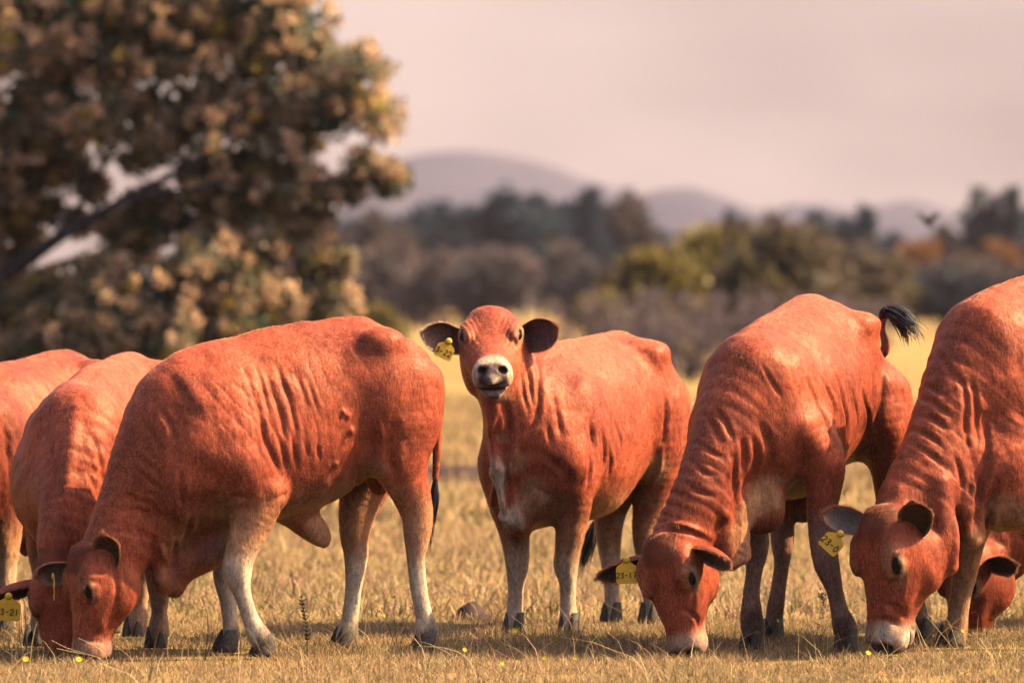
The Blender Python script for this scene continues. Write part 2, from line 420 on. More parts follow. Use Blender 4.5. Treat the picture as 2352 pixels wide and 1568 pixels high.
class Cow:
    def __init__(s, sp):
        s.sp = sp; a = math.radians(sp['a']); s.ca, s.sa = math.cos(a), math.sin(a)
        s.f = np.array([-s.ca, -s.sa]); s.l = np.array([s.sa, -s.ca]); s.Y0 = sp['Y0']
        s.X0 = (sp['u0'] - 1176) / F * (s.Y0 + D0)
        s.R = np.array([[s.f[0], s.f[1], 0], [s.l[0], s.l[1], 0], [0, 0, 1]])
    def loc(s, P): return s.R @ (np.asarray(P, float) - np.array([s.X0, s.Y0, 0]))
    def dirl(s, d): return s.R @ np.asarray(d, float)
    def J(s, u, v, t=None, y=None):
        du = u - 1176
        if t is not None:
            B = np.array([s.X0, s.Y0]) + t * s.f; q = s.l
        else:
            B = np.array([s.X0, s.Y0]) + y * s.l; q = s.f
        k = (du * (B[1] + D0) - F * B[0]) / (F * q[0] - du * q[1])
        W = B + k * q
        return s.loc((W[0], W[1], HC - (v - VH) * (W[1] + D0) / F))
    def zv(s, v, t):
        return HC - (v - VH) * (s.Y0 + t * s.f[1] + D0) / F
    def rows(s, rows, **kw):
        o = []
        for r in rows:
            k = dict(kw)
            if len(r) > 4: k = {kw and list(kw)[0] or 't': r[4]}
            o.append([*s.J(r[0], r[1], **k), r[2], r[3]])
        return o

def canon_hind(sd, q, dx=0.0):
    return [[x * q + dx * (1 - min(1, z / .9)), sd * y * q, z * q, a * q, b * q] for x, y, z, a, b in
            ((.17, .13, .92, .19, .09), (.22, .15, .74, .155, .085), (.20, .155, .59, .11, .07), (.11, .155, .48, .075, .055), (.06, .155, .42, .062, .048), (.07, .155, .32, .042, .036), (.08, .155, .2, .04, .034), (.085, .155, .115, .05, .043), (.11, .155, .06, .043, .04))]
def canon_fore(sd, q, dx=0.0):
    return [[x * q + dx * (1 - min(1, z / .9)), sd * y * q, z * q, a * q, b * q] for x, y, z, a, b in
            ((1.06, .15, .80, .15, .08), (1.02, .16, .66, .12, .08), (1.02, .155, .52, .08, .06), (1.035, .15, .40, .06, .052), (1.03, .15, .30, .04, .036), (1.03, .15, .2, .038, .034), (1.04, .15, .1, .047, .042), (1.06, .15, .055, .04, .04))]

def make_ear(name, base, tip, nrm, wd, parent, outer=RED, inner=DARK, cup=1.0, rim=CREAM):
    base, tip, nrm = [np.asarray(x, float) for x in (base, tip, nrm)]
    d = tip - base; ln = np.linalg.norm(d); d /= ln; nrm = nrm - np.dot(nrm, d) * d; nrm /= np.linalg.norm(nrm); side = np.cross(d, nrm)
    ns, nq = 18, 14; V = []; col = []
    for layer in (0, 1):
        for i in range(ns + 1):
            s = i / ns; prof = wd * (0.32 + 0.68 * math.sin(math.pi * min(1, s / 0.62) * 0.5)) * math.sqrt(max(0, 1 - max(0, (s - 0.5) / 0.5) ** 2.6)) + 0.001
            curl = cup * (1.5 - 0.75 * s)
            for j in range(nq + 1):
                q = -1 + 2 * j / nq; an = q * curl
                R = prof / max(math.sin(min(curl, math.pi / 2)), 0.3)
                th = 0.020 * (1 - abs(q) ** 3) * (1 - s ** 4) * (1 if layer else 0)
                p = base + d * (ln * s + 0.006 * math.sin(9 * s + 3 * q)) + side * (R * math.sin(an)) + nrm * (R * (1 - math.cos(an)) - th - 0.05 * ln * math.sin(math.pi * s))
                V.append(p)
                if layer: c = outer * (1 - 0.15 * s)
                else:
                    e = sm(0.78, 1.0, max(abs(q), s * 0.97)); c = inner * (1 - e) + rim * e
                col.append(c)
    Fc = []; W = nq + 1; n1 = (ns + 1) * W
    for i in range(ns):
        for j in range(nq):
            a = i * W + j; Fc.append((a, a + W, a + W + 1, a + 1)); b = n1 + a; Fc.append((b, b + 1, b + W + 1, b + W))
    for i in range(ns):
        for j in (0, nq):
            a = i * W + j; q = (a, n1 + a, n1 + a + W, a + W); Fc.append(q if j == 0 else q[::-1])
    for j in range(nq):
        for i in (0, ns):
            a = i * W + j; q = (a, a + 1, n1 + a + 1, n1 + a); Fc.append(q if i == 0 else q[::-1])
    o = mesh_obj(name, V, Fc, M['coat'], parent, True, {'coat': np.array(col), 'fold': np.zeros(len(V))})
    Va, Qa = np.array(V), np.array([f_ for f_ in Fc if len(f_) == 4]); 
    grow_hair('ear_hair', Va, Qa, vnormals(Va, Qa), np.array(col) * 1.2, 2600, .021, o, np.tile(d + .45 * nrm, (len(Va), 1)), 3, .0005, 'curl')
    return o

def make_tag(cow, root, u, v, Y, w_px, h_px, roll, nrm, txt, th=0.0, stem=True):
    """yellow plastic ear tag; its face turned to world direction nrm"""
    D = Y + D0; W, H = w_px * D / F, h_px * D / F
    c = at(u, v, Y); n = np.asarray(nrm, float); n /= np.linalg.norm(n)
    up = np.array([0, 0, 1.0]); up -= np.dot(up, n) * n; up /= np.linalg.norm(up); rt = np.cross(up, n) * 1.0
    cr_, sr = math.cos(math.radians(roll)), math.sin(math.radians(roll))
    ex = rt * cr_ + up * sr; ez = -rt * sr + up * cr_
    out2 = [(-.42, -.5), (.42, -.5), (.5, -.42), (.5, .18), (.44, .28), (.16, .46), (.14, .62), (-.14, .62), (-.16, .46), (-.44, .28), (-.5, .18), (-.5, -.42)]
    V, Fc = [], []; m = len(out2)
    for y in (0, 1):
        for (x, z) in out2:
            bend = 0.10 * W * (x * 2) ** 2 * th
            V.append(c + ex * x * W + ez * z * H + n * (0.0015 - y * 0.003 + bend))
    Fc = [tuple(range(m))[::-1], tuple(range(m, 2 * m))] + [(i, (i + 1) % m, m + (i + 1) % m, m + i) for i in range(m)]
    to = lambda P: [cow.loc(p) for p in P]
    o = mesh_obj('ear_tag', to(V), Fc, M['tag'], root, False)
    bm = bmesh.new(); bm.from_mesh(o.data); bmesh.ops.recalc_face_normals(bm, faces=bm.faces); bm.to_mesh(o.data); bm.free()
    # round fastening button on the neck of the tag
    bv, bf = [], []
    for y, r in ((0.0, .014), (0.004, .013), (0.007, .008)):
        for k in range(12):
            an = k * math.pi / 6; bv.append(c + ez * H * .56 + ex * math.cos(an) * r + ez * math.sin(an) * r + n * (0.002 + y))
    for y in range(2):
        for k in range(12): bf.append((y * 12 + k, y * 12 + (k + 1) % 12, y * 12 + 12 + (k + 1) % 12, y * 12 + 12 + k))
    bf.append(tuple(range(24, 36)))
    mesh_obj('button', to(bv), bf, M['tag'], o, True)
    tv, tf = stroke_text(txt, min(H * .36, W / (0.86 * len(txt))))
    mesh_obj('number', to([c + ex * p[0] + ez * (p[2] - H * .12) + n * (0.003 - p[1]) for p in tv]), tf, M['ink'], o, False)
    return o

def strands(name, root, path, n, spread, ln_j, r0, parent, seed, curlf=1.0):
    """tuft of long hair: path = local centre line points"""
    rg = np.random.default_rng(seed); P = catmull(np.array(path, float), 5); V, Fc = [], []
    seg = np.concatenate([[0], np.cumsum(np.linalg.norm(np.diff(P, axis=0), axis=1))]); seg /= seg[-1]
    for i in range(n):
        off = rg.normal(0, 1, 3); off /= np.linalg.norm(off); off *= spread * rg.random() ** .5
        end = rg.uniform(1 - ln_j, 1.0); st = rg.uniform(0, .25); ph = rg.uniform(0, 6.28); wv = rg.normal(0, 1, 3) * spread * 0.35 * curlf
        ss = np.linspace(st, end, 9); b = len(V)
        for k, s in enumerate(ss):
            q = np.array([np.interp(s, seg, P[:, c]) for c in range(3)])
            q = q + off * math.sin(min(1, s * 1.6 + .1) * math.pi * .62) + wv * math.sin(5 * s + ph) * s
            r = r0 * (1 - 0.85 * (k / 8) ** 1.5)
            for j in range(3):
                an = j * 2.094 + ph; V.append(q + np.array([math.cos(an) * r, math.sin(an) * r, 0.3 * r * math.sin(an)]))
        for k in range(8):
            for j in range(3): Fc.append((b + 3 * k + j, b + 3 * k + (j + 1) % 3, b + 3 * k + 3 + (j + 1) % 3, b + 3 * k + 3 + j))
    return mesh_obj(name, V, np.array(Fc), M['hair'], parent)

def build_cow(sp):
    cow = Cow(sp); q = sp.get('q', 1.0)
    root = empty('cow', (cow.X0, cow.Y0, 0), math.atan2(cow.f[1], cow.f[0]))
    tag(root, sp['label'], 'cow', 'red cattle grazing in a row across the pasture')
    h = sp.get('h', 0.0085)
    # head frame
    hp = sp['head']; p0 = at(*hp['poll']); p1 = at(*hp['nose']); ex = p1 - p0; Lh = np.linalg.norm(ex); ex /= Lh; hq = hp.get('q', Lh / .46)
    b = math.radians(hp['b']); ez = np.array([-math.cos(b), -math.sin(b), hp.get('e', .1)]); ez -= np.dot(ez, ex) * ex; ez /= np.linalg.norm(ez)
    if hp.get('roll'):
        rr = math.radians(hp['roll']); e_ = np.cross(ez, ex); ez = ez * math.cos(rr) + e_ * math.sin(rr)
    ey = np.cross(ez, ex)
    hO = cow.loc(p0); hx, hy, hz = [cow.dirl(d) for d in (ex, ey, ez)]; HA = (hx, hy, hz)
    def HP(x, y, z): return hO + (hx * x + hy * y + hz * z) * hq
    # torso
    T = []
    for r in sp['torso']:
        t, vt, vb, wd, fr, pt, pb = r
        T.append((t, cow.zv(vt, t), cow.zv(vb, t), wd, fr, pt, pb))
    legs = {}
    for nm in ('lf', 'rf', 'lh', 'rh'):
        sd = 1 if nm[0] == 'l' else -1
        L_ = sp['legs'].get(nm)
        if L_ is None or not isinstance(L_, dict): legs[nm] = (canon_fore if nm[1] == 'f' else canon_hind)(sd, q, L_ or 0.0)
        else: legs[nm] = cow.rows(L_['r'], **{kk: vv for kk, vv in L_.items() if kk in 'ty'})
    for nm in legs: legs[nm] = [[*r[:3], r[3] * (.80 if r[3] < .049 else .92), r[4] * (.82 if r[3] < .049 else .92)] for r in legs[nm]]
    neck = cow.rows(sp['neck']['r'], **{kk: vv for kk, vv in sp['neck'].items() if kk in 'ty'})
    extra = [(cow.rows(e['r'], **{kk: vv for kk, vv in e.items() if kk in 'ty'}), e.get('k', .03)) for e in sp.get('extra', [])]
    pts = [hO + hx * .5 * hq, hO - hx * .1, hO - hz * .28 * hq] + [np.array([t[0], sy * t[3], zz]) for t in T for sy in (-1, 1) for zz in t[1:3]]
    for L_ in list(legs.values()) + [neck] + [e for e, _ in extra]:
        pts += [np.array(r[:3]) for r in L_]
    pts = np.array(pts); lo = pts.min(0) - .2; hi = pts.max(0) + .2; lo[2] = max(lo[2], 0.0)
    if 'clip_t' in sp: lo[0] = max(lo[0], sp['clip_t'])
    f = Field(lo, hi, h)
    loft(f, (0, 0, 0), I3, T, k=.02)
    rec = []
    # shoulder blades, points of shoulder, hip bones, haunches
    Ta = np.array(T)
    def tz(t_, fr_): zt, zb_, w_ = [np.interp(t_, Ta[:, 0], Ta[:, c_]) for c_ in (1, 2, 3)]; return zb_ + (zt - zb_) * fr_, w_, zt - zb_
    for sd in (-1, 1):
        z_, w_, H_ = tz(1.0 * q, .56); ellipsoid(f, (1.0 * q, sd * w_ * .74, z_), (.115 * q, .065 * q, .26 * H_), k=.09)
        z_, w_, H_ = tz(1.13 * q, .36); ellipsoid(f, (1.13 * q, sd * w_ * .74, z_), (.10 * q, .075 * q, .13 * q), k=.10)
        z_, w_, H_ = tz(.27 * q, 1.0); ellipsoid(f, (.27 * q, sd * w_ * .80, z_ - .075 * q), (.075 * q, .045 * q, .035 * q), k=.10)
        z_, w_, H_ = tz(.06 * q, 1.0); ellipsoid(f, (.02 * q, sd * .10 * q, z_ - .10 * q), (.05 * q, .035 * q, .045 * q), k=.08)
        z_, w_, H_ = tz(.14 * q, .45); ellipsoid(f, (.14 * q, sd * w_ * .72, z_), (.15 * q, .085 * q, .2 * q), k=.1)
    for t_ in np.linspace(.1, 1.05, 22):
        z_, w_, H_ = tz(t_ * q, 1.0); ellipsoid(f, (t_ * q, 0, z_ - .022), (.045, .022, .024), k=.04)
    for nm, L_ in legs.items(): chain(f, L_, k=.055 if nm[1] == 'f' else .07)
    nk = np.array(neck); ext = nk[-1].copy(); dv = nk[-1, :3] - nk[-2, :3]; ext[:3] += dv / np.linalg.norm(dv) * .11 * hq; ext[3:] *= .62; neck = neck if sp.get('noext') else [*neck, list(ext)]
    chain(f, neck, k=.10, lat=sp['neck'].get('lat', (0, 1, 0)), rec=rec)
    # head
    loft(f, hO, HA, [(r[0] * hq, r[1] * hq, r[2] * hq, r[3] * hq * hp.get('wide', 1.0), *r[4:]) for r in HEAD], k=.05)
    def E(x, y, z, r, k=.03, cut=False): ellipsoid(f, HP(x, y, z), [v * hq for v in r], HA, k * hq, cut)
    wq = hp.get('wide', 1.0)
    E(.02, 0, .018, (.06, .055, .045), .05)
    if hp.get('dome'): E(.035, 0, .028, (.085, .092, .062), .06)
    eyes = []
    for s in (-1, 1):
        ne = np.array([.34, s * .70, .60]); ne /= np.linalg.norm(ne); a1 = np.array([.95, s * .05, -.25]); a1 -= np.dot(a1, ne) * ne; a1 /= np.linalg.norm(a1); a2 = np.cross(ne, a1)
        w3 = lambda d: hx * d[0] + hy * d[1] + hz * d[2]
        EA = (w3(a1), w3(a2), w3(ne)); ec = np.array([.155, s * hp.get('ey', .093) * wq, hp.get('ez', .010)]); eyes.append((ec, ne, a1, a2, EA))
        up = a2 if a2[2] > 0 else -a2
        E(.105, s * .086 * wq, .026, (.055, .034, .032), .04)
        E(.14, s * .074, -.15, (.095, .04, .080), .05)
        E(.215, s * .078, -.060, (.085, .022, .026), .04)
        E(*ec, (.046, .032, .038), .025)
        E(*(ec + up * .016 + ne * .012), (.042, .016, .020), .012)
        E(.402, s * .040, -.062, (.050, .038, .054), .03)
        ellipsoid(f, HP(*(ec + ne * .034 - up * .004)), [hp.get('lid', .013) * hq if i == 1 else v * hq for i, v in enumerate((.038, 0, .022))], EA, .006 * hq, True)
        na = np.array([.5, s * .68, .45]); na /= np.linalg.norm(na); nb_ = np.array([.3, -s * .6, .75]); nb_ -= np.dot(nb_, na) * na; nb_ /= np.linalg.norm(nb_); nc = np.cross(na, nb_)
        ellipsoid(f, HP(.446, s * .045, -.022), [.024 * hq, .021 * hq, .013 * hq], (w3(na), w3(nb_), w3(nc)), .007 * hq, True)
    E(.386, 0, -.134, (.060, .045, .026), .02)
    if hp.get('mouth', True): E(.425, 0, -.106, (.062, .09, .0075), .006, True)
    for e, k in extra: chain(f, e, k=k)
    V, Q = surface(f)
    V = smooth(V, Q, 1, .4)
    Nm = vnormals(V, Q)
    # ---- relief: folds over the ribs, wrinkles round the neck, soft unevenness
    hv = (V - hO) @ np.stack(HA, 1) / hq
    zlo = np.interp(hv[:, 0], [.0, .2, .32, .4], [-.30, -.29, -.215, -.185])
    inhead = sm(-.10, -.02, hv[:, 0]) * sm(.0, .02, hv[:, 2] - zlo) * sm(.16, .11, hv[:, 2]) * (hv[:, 0] < .6) * sm(.26, .2, np.abs(hv[:, 1]))
    np_, ns_, nr_ = rec[0]
    dmin = np.full(len(V), 9.0); npar = np.zeros(len(V)); nrad = np.zeros(len(V))
    for p, s_, r_ in zip(np_[::3], ns_[::3], nr_[::3]):
        d = np.linalg.norm(V - p, axis=1); m = d < dmin; dmin[m] = d[m]; npar[m] = s_; nrad[m] = r_
    offneck = sm(.03, .09, dmin - nrad)
    nlen = np.linalg.norm(np.diff(np_, axis=0), axis=1).sum()
    inneck = sm(.36, .22, dmin) * sm(.05, .3, npar) * (1 - inhead)
    seed = sp.get('seed', 1)
    t, y, z = V.T; tl = T[-1][0] - T[0][0]; tn = (t - T[0][0]) / tl
    ztop = np.interp(t, [r[0] for r in T], [r[1] for r in T]); zbot = np.interp(t, [r[0] for r in T], [r[2] for r in T])
    fz = np.clip((z - zbot) / np.maximum(ztop - zbot, .1), -1, 1.5)
    body = sm(.02, .12, tn) * sm(1.02, .92, tn) * sm(-.12, .05, fz)
    soft = fbm(V * 7, seed); soft2 = fbm(V * 16, seed + 5)
    rib = sm(.30, .45, tn) * sm(.93, .80, tn) * sm(.12, .35, fz) * sm(.97, .78, fz) * (1 - inneck) * sm(0.05, .12, np.abs(y))
    sl_ = .2 + .5 * sm(.45, .85, tn)
    ph = (t - sl_ * (z - .8) + .05 * fbm(V * np.array([3, 3, 1.5]), seed + 2)) * 2 * math.pi / .058
    crease = -np.clip(np.sin(ph) - .25, 0, 1) ** 1.3 + .25
    ribm = rib * np.clip(.55 + 1.1 * vnoise(V * np.array([3, 3, 2.0]), seed + 3), 0, 1)
    disp = .008 * ribm * crease * sp.get('ribs', .4) + .010 * soft * body + .0022 * soft2 * (1 - inhead * .5)
    nph = (npar * nlen + .03 * fbm(V * 5, seed + 9)) * 2 * math.pi / .042
    ncr = -np.clip(np.sin(nph) - .1, 0, 1) ** 1.2 + .3
    nm_ = inneck * np.clip(.4 + 1.2 * vnoise(V * 5, seed + 11), 0, 1)
    disp += .0055 * nm_ * ncr * sp.get('nwr', 1.0)
    # long skin folds running down the neck side into the dewlap
    lowneck = sm(.45, .05, npar) * sm(.40, .25, dmin) * (1 - inhead) * sm(.9, .6, fz)
    lph = (t * .75 + np.abs(y) * .5 + .03 * fbm(V * 4, seed + 12)) * 2 * math.pi / .06
    disp += .006 * lowneck * (-np.clip(np.sin(lph) - .1, 0, 1) + .25) * np.clip(.5 + 1.0 * vnoise(V * np.array([5, 5, 2.0]), seed + 14), 0, 1)
    # brow wrinkles
    n_br = fbm(hv * 25, seed + 15)
    bw = inhead * sm(.06, .10, hv[:, 0]) * sm(.30, .2, hv[:, 0]) * sm(.03, .07, np.abs(hv[:, 1])) * sm(-.06, 0.0, hv[:, 2])
    disp += .0022 * bw * np.sin(np.abs(hv[:, 1]) * 300 + hv[:, 0] * 90 + 2.5 * n_br)
    # ---- sculpted strokes: ridges and creases along 3-D curves found on the skin
    Wd = V @ cow.R + np.array([cow.X0, cow.Y0, 0]); dep = Wd[:, 1] + D0; pu = 1176 + Wd[:, 0] * F / dep; pv = VH - (Wd[:, 2] - HC) * F / dep
    Nw = Nm @ cow.R; facing = (Nw * (np.array([0, -D0, HC]) - Wd)).sum(1) > 0
    bu_, bv_ = np.floor(pu / 6).astype(int), np.floor(pv / 6).astype(int); key = (bu_ + 200) * 1000 + (bv_ + 200)
    uq, inv = np.unique(key, return_inverse=True); md = np.full(len(uq), 99.0); np.minimum.at(md, inv, np.where(facing, dep, 99.0))
    front = np.where(facing & (dep < md[inv] + .06))[0]; fu, fv = pu[front], pv[front]
    def anchor(u, v):
        d = (fu - u) ** 2 + (fv - v) ** 2; i = d.argmin()
        return V[front[i]] if d[i] < 30 ** 2 else None
    def seg_field(pts_, wd):
        A = [anchor(*p_) for p_ in pts_]; A = [a_ for a_ in A if a_ is not None]
        if len(A) < 2: return None
        S = catmull(np.array(A), 5); lo_, hi_ = S.min(0) - 3 * wd, S.max(0) + 3 * wd
        idx_ = np.where(((V > lo_) & (V < hi_)).all(1))[0]
        if not len(idx_): return None
        P_ = V[idx_]; best = np.full(len(idx_), 9.0); par = np.zeros(len(idx_))
        for i_ in range(len(S) - 1):
            a_, b_ = S[i_], S[i_ + 1]; ab = b_ - a_; tt = np.clip(((P_ - a_) @ ab) / (ab @ ab + 1e-12), 0, 1)
            dd = np.linalg.norm(P_ - a_ - tt[:, None] * ab, axis=1); m_ = dd < best; best[m_] = dd[m_]; par[m_] = (i_ + tt[m_]) / (len(S) - 1)
        return idx_, best, par
    for (wd, am, pts_) in sp.get('strokes', []):
        r_ = seg_field(pts_, wd)
        if r_ is None: continue
        idx_, best, par = r_
        am = am * sp.get('gain', .95)
        disp[idx_] += am * np.exp(-(best / wd) ** 2) * np.sqrt(np.clip(np.sin(np.clip(par, .04, .96) * math.pi), 0, 1))
        if am < 0:   # skin puckers up beside a crease
            disp[idx_] += -.22 * am * np.exp(-((best - 1.7 * wd) / wd) ** 2) * np.clip(np.sin(par * math.pi), 0, 1)
    for (u_, v_, wd, am) in sp.get('dots', []):
        A = anchor(u_, v_)
        if A is not None: disp += am * np.exp(-(np.linalg.norm(V - A, axis=1) / wd) ** 2)
    V2 = V + Nm * disp[:, None]
    V2 = smooth(V2, Q, 1, .25)
    # ---- pigment and painted chest shade
    n1 = fbm(V * 5, seed + 20); n2 = fbm(V * 14, seed + 21)
    col = np.tile(RED * sp.get('tone', 1.0), (len(V), 1))
    def paint(c, m):
        m = np.clip(m, 0, 1)[:, None]; col[:] = col * (1 - m) + np.asarray(c) * m
    paint(DEEP, (.25 + 1.1 * n1) * .6); paint(RED * 1.25, np.clip(fbm(V * 3, seed + 30) * 1.2, 0, .5))
    under = sm(-.25, -.9, Nm[:, 2]) * sm(.35, .05, fz) * (1 - inhead) * body
    paint(TAN, under * sp.get('belly', .8))
    onleg = np.zeros(len(V))
    for L_ in legs.values():
        for r_ in catmull(np.array(L_, float), 4):
            onleg = np.maximum(onleg, sm(.05, .015, np.linalg.norm(V - r_[:3], axis=1) - max(r_[3], r_[4])))
    legz = sp.get('legpale', (.66, .40))
    lowleg = sm(legz[0], legz[1], z + .05 * n1) * (1 - inhead) * offneck * (.25 + .75 * onleg)
    paint(sp.get('legcol', TAN), lowleg * sp.get('legamt', .85))
    paint(CREAM, sm(sp.get('sockz', .34), sp.get('sockz', .34) - .18, z + .06 * n1) * (1 - inhead) * offneck * onleg * sp.get('sock', .6))
    for nm, L_ in legs.items():
        ft = np.array(L_[-1][:3]); fx = np.array(L_[-2][:3])
        d = np.linalg.norm((V - fx - np.array([-.03, 0, -.0])) * np.array([1, 1, .8]), axis=1)
        paint(DARK, sm(.085, .045, d + .012 * n2) * sp.get('fet', .8))
        paint(sp.get('cuff', TAN), sm(.05, .03, np.linalg.norm(V - ft, axis=1) + .01 * n2) * .6)
    for (u_, v_, rad, c_, am) in sp.get('paint', []):
        A = anchor(u_, v_)
        if A is None: continue
        d = np.linalg.norm((V - A) / (np.array(rad) if not isinstance(rad, float) else rad), axis=1)
        paint(c_, sm(1.1, .45, d + .22 * n2) * am)
    for (wd, c_, am, pts_) in sp.get('pstrokes', []):
        r_ = seg_field(pts_, wd)
        if r_ is not None:
            m_ = np.zeros(len(V)); m_[r_[0]] = am * np.exp(-(r_[1] / wd) ** 2); paint(c_, m_ * (.8 + .4 * n2))
    # face
    mz = sp.get('muzzle', 1.0)
    paint(CREAM, inhead * sm(.325, .400, hv[:, 0] + .018 * n2 + .25 * np.clip(-hv[:, 2] - .07, -.05, .05)) * .85 * mz)
    pad = inhead * sm(.418, .438, hv[:, 0]) * sm(.066, .054, np.abs(hv[:, 1])) * sm(-.088, -.070, hv[:, 2]) * sm(.02, .004, hv[:, 2])
    paint(GREY * .45, pad * .95)
    paint(GREY * 1.1, pad * sm(.022, .006, np.abs(hv[:, 1])) * .6)
    paint(DARK * .6, inhead * np.maximum(*[sm(.028, .015, np.linalg.norm((hv - np.array([.444, s * .044, -.022])) * np.array([.7, 1, 1.2]), axis=1)) for s in (-1, 1)]))
    paint(DARK, inhead * sm(.012, .006, np.abs(hv[:, 2] + .106)) * sm(.36, .38, hv[:, 0]) * (.8 if hp.get('mouth', True) else 0))
    paint(GREY * 1.5, inhead * sm(-.108, -.118, hv[:, 2]) * sm(.34, .38, hv[:, 0]) * .6)
    for (ec, ne, a1, a2, EA) in eyes:
        de = hv - ec; q1, q2, q3 = de @ a1, de @ a2, de @ ne; dd = np.sqrt((q1 / 1.7) ** 2 + q2 ** 2 + (q3 / 1.6) ** 2)
        paint(TAN, inhead * sm(.055, .03, dd) * sp.get('eyering', .35)); paint(CREAM * .9, inhead * sm(.040, .028, dd) * (q2 * (1 if a2[2] > 0 else -1) < -.006) * 1.3 * sp.get('eyering', .35))
        paint(DARK, inhead * sm(.031, .022, dd) * .95)
    body_o = mesh_obj('body', V2, Q, M['coat'], root, True, {'coat': col, 'fold': ribm})
    if sp.get('hair', 0):
        flow = np.tile(np.array([-.55, 0, -.75]), (len(V2), 1)); flow[:, 0] = np.where(z > .6, -.7, -.1)
        flow = flow * (1 - inhead[:, None]) + (hx * .9 - hz * .2)[None] * inhead[:, None]
        Nf = vnormals(V2, Q); ok = np.ones(len(V2), bool)
        de = np.minimum(*[np.linalg.norm(hv - e_[0], axis=1) for e_ in eyes]); keep = (de[Q[:, 0]] > .034) & ~((hv[Q[:, 0], 0] > .42) & (inhead[Q[:, 0]] > .5))
        pk = (inhead[Q[:, 0]] > .2) & (hv[Q[:, 0], 0] < .075) & (hv[Q[:, 0], 0] > -.07) & (hv[Q[:, 0], 2] > -.02) & (np.abs(hv[Q[:, 0], 1]) < .08)
        if pk.sum() > 10 and not hp.get('dome'): grow_hair('poll_hair', V2, Q[pk], Nf, col * .75, 1500, .024, root, np.tile(hx * .5 + hz * .5, (len(V2), 1)) + .5 * np.stack([vnoise(V2 * 22, seed + 80 + k_) for k_ in range(3)], 1), seed + 71, .0006, 'curl')
        grow_hair('coat_hair', V2, Q[keep], Nf, col, sp['hair'], .0085 * q, root, flow, seed + 70)
    for s in (-1, 1):
        o = bpy.data.objects.new('eye', EYE); C.objects.link(o); o.parent = root
        ec, ne = eyes[(s + 1) // 2][:2]; o.location = HP(*(ec - ne * .001)); o.scale = (.0335 * hq,) * 3
    for nm, L_ in legs.items():
        if nm in sp.get('nohoof', ()): continue
        o = bpy.data.objects.new('hoof', HOOF); C.objects.link(o); o.parent = root
        o.location = (L_[-1][0] + .012, L_[-1][1], 0.012 + sp.get('lift', {}).get(nm, 0)); o.scale = (.86 * q,) * 3
    for e in sp.get('ears', []):
        s = e['s']; base = HP(*e.get('base', (.03, s * .085 * wq, -.055)))
        make_ear('ear', base, cow.loc(at(*e['tip'])), cow.dirl(e['n']), e['w'] * hq, root, e.get('out', RED * sp.get('tone', 1.0)), e.get('inn', GREY * .55), e.get('cup', 1.0), e.get('rim', TAN))
    for tg in sp.get('tags', []): make_tag(cow, root, **tg)
    for k, tl_ in enumerate(sp.get('tail', [])):
        pth = [cow.J(r[0], r[1], **{kk: vv for kk, vv in tl_.items() if kk in 'ty'}) for r in tl_['r']]
        strands('tail_switch', root, pth, tl_.get('n', 90), tl_.get('spread', .03), .45, tl_.get('r0', .004), root, 5 + k, tl_.get('curl', 1.0))
    return cow, root

def torso(vt, vb, q=1.0, wq=1.0):
    """standard stations from tail (0) to chest front; vt / vb = photo rows of back line and underline"""
    ts = (-.03, .04, .14, .26, .40, .55, .70, .85, 1.0, 1.10, 1.20, 1.28)
    wd = (.07, .145, .205, .235, .235, .248, .258, .25, .228, .205, .17, .10)
    fr = (.6, .66, .70, .70, .60, .50, .46, .46, .48, .5, .5, .5)
    pt = (2, 2, 2.0, 1.9, 1.8, 1.8, 1.8, 1.75, 1.65, 1.7, 1.8, 2)
    pb = (2, 2, 2, 2, 2, 2.1, 2.15, 2.1, 2, 2, 2, 2)
    return [(t * q, a, b_, w_ * q * wq, f_, p, p2) for t, a, b_, w_, f_, p, p2 in zip(ts, vt, vb, wd, fr, pt, pb)]

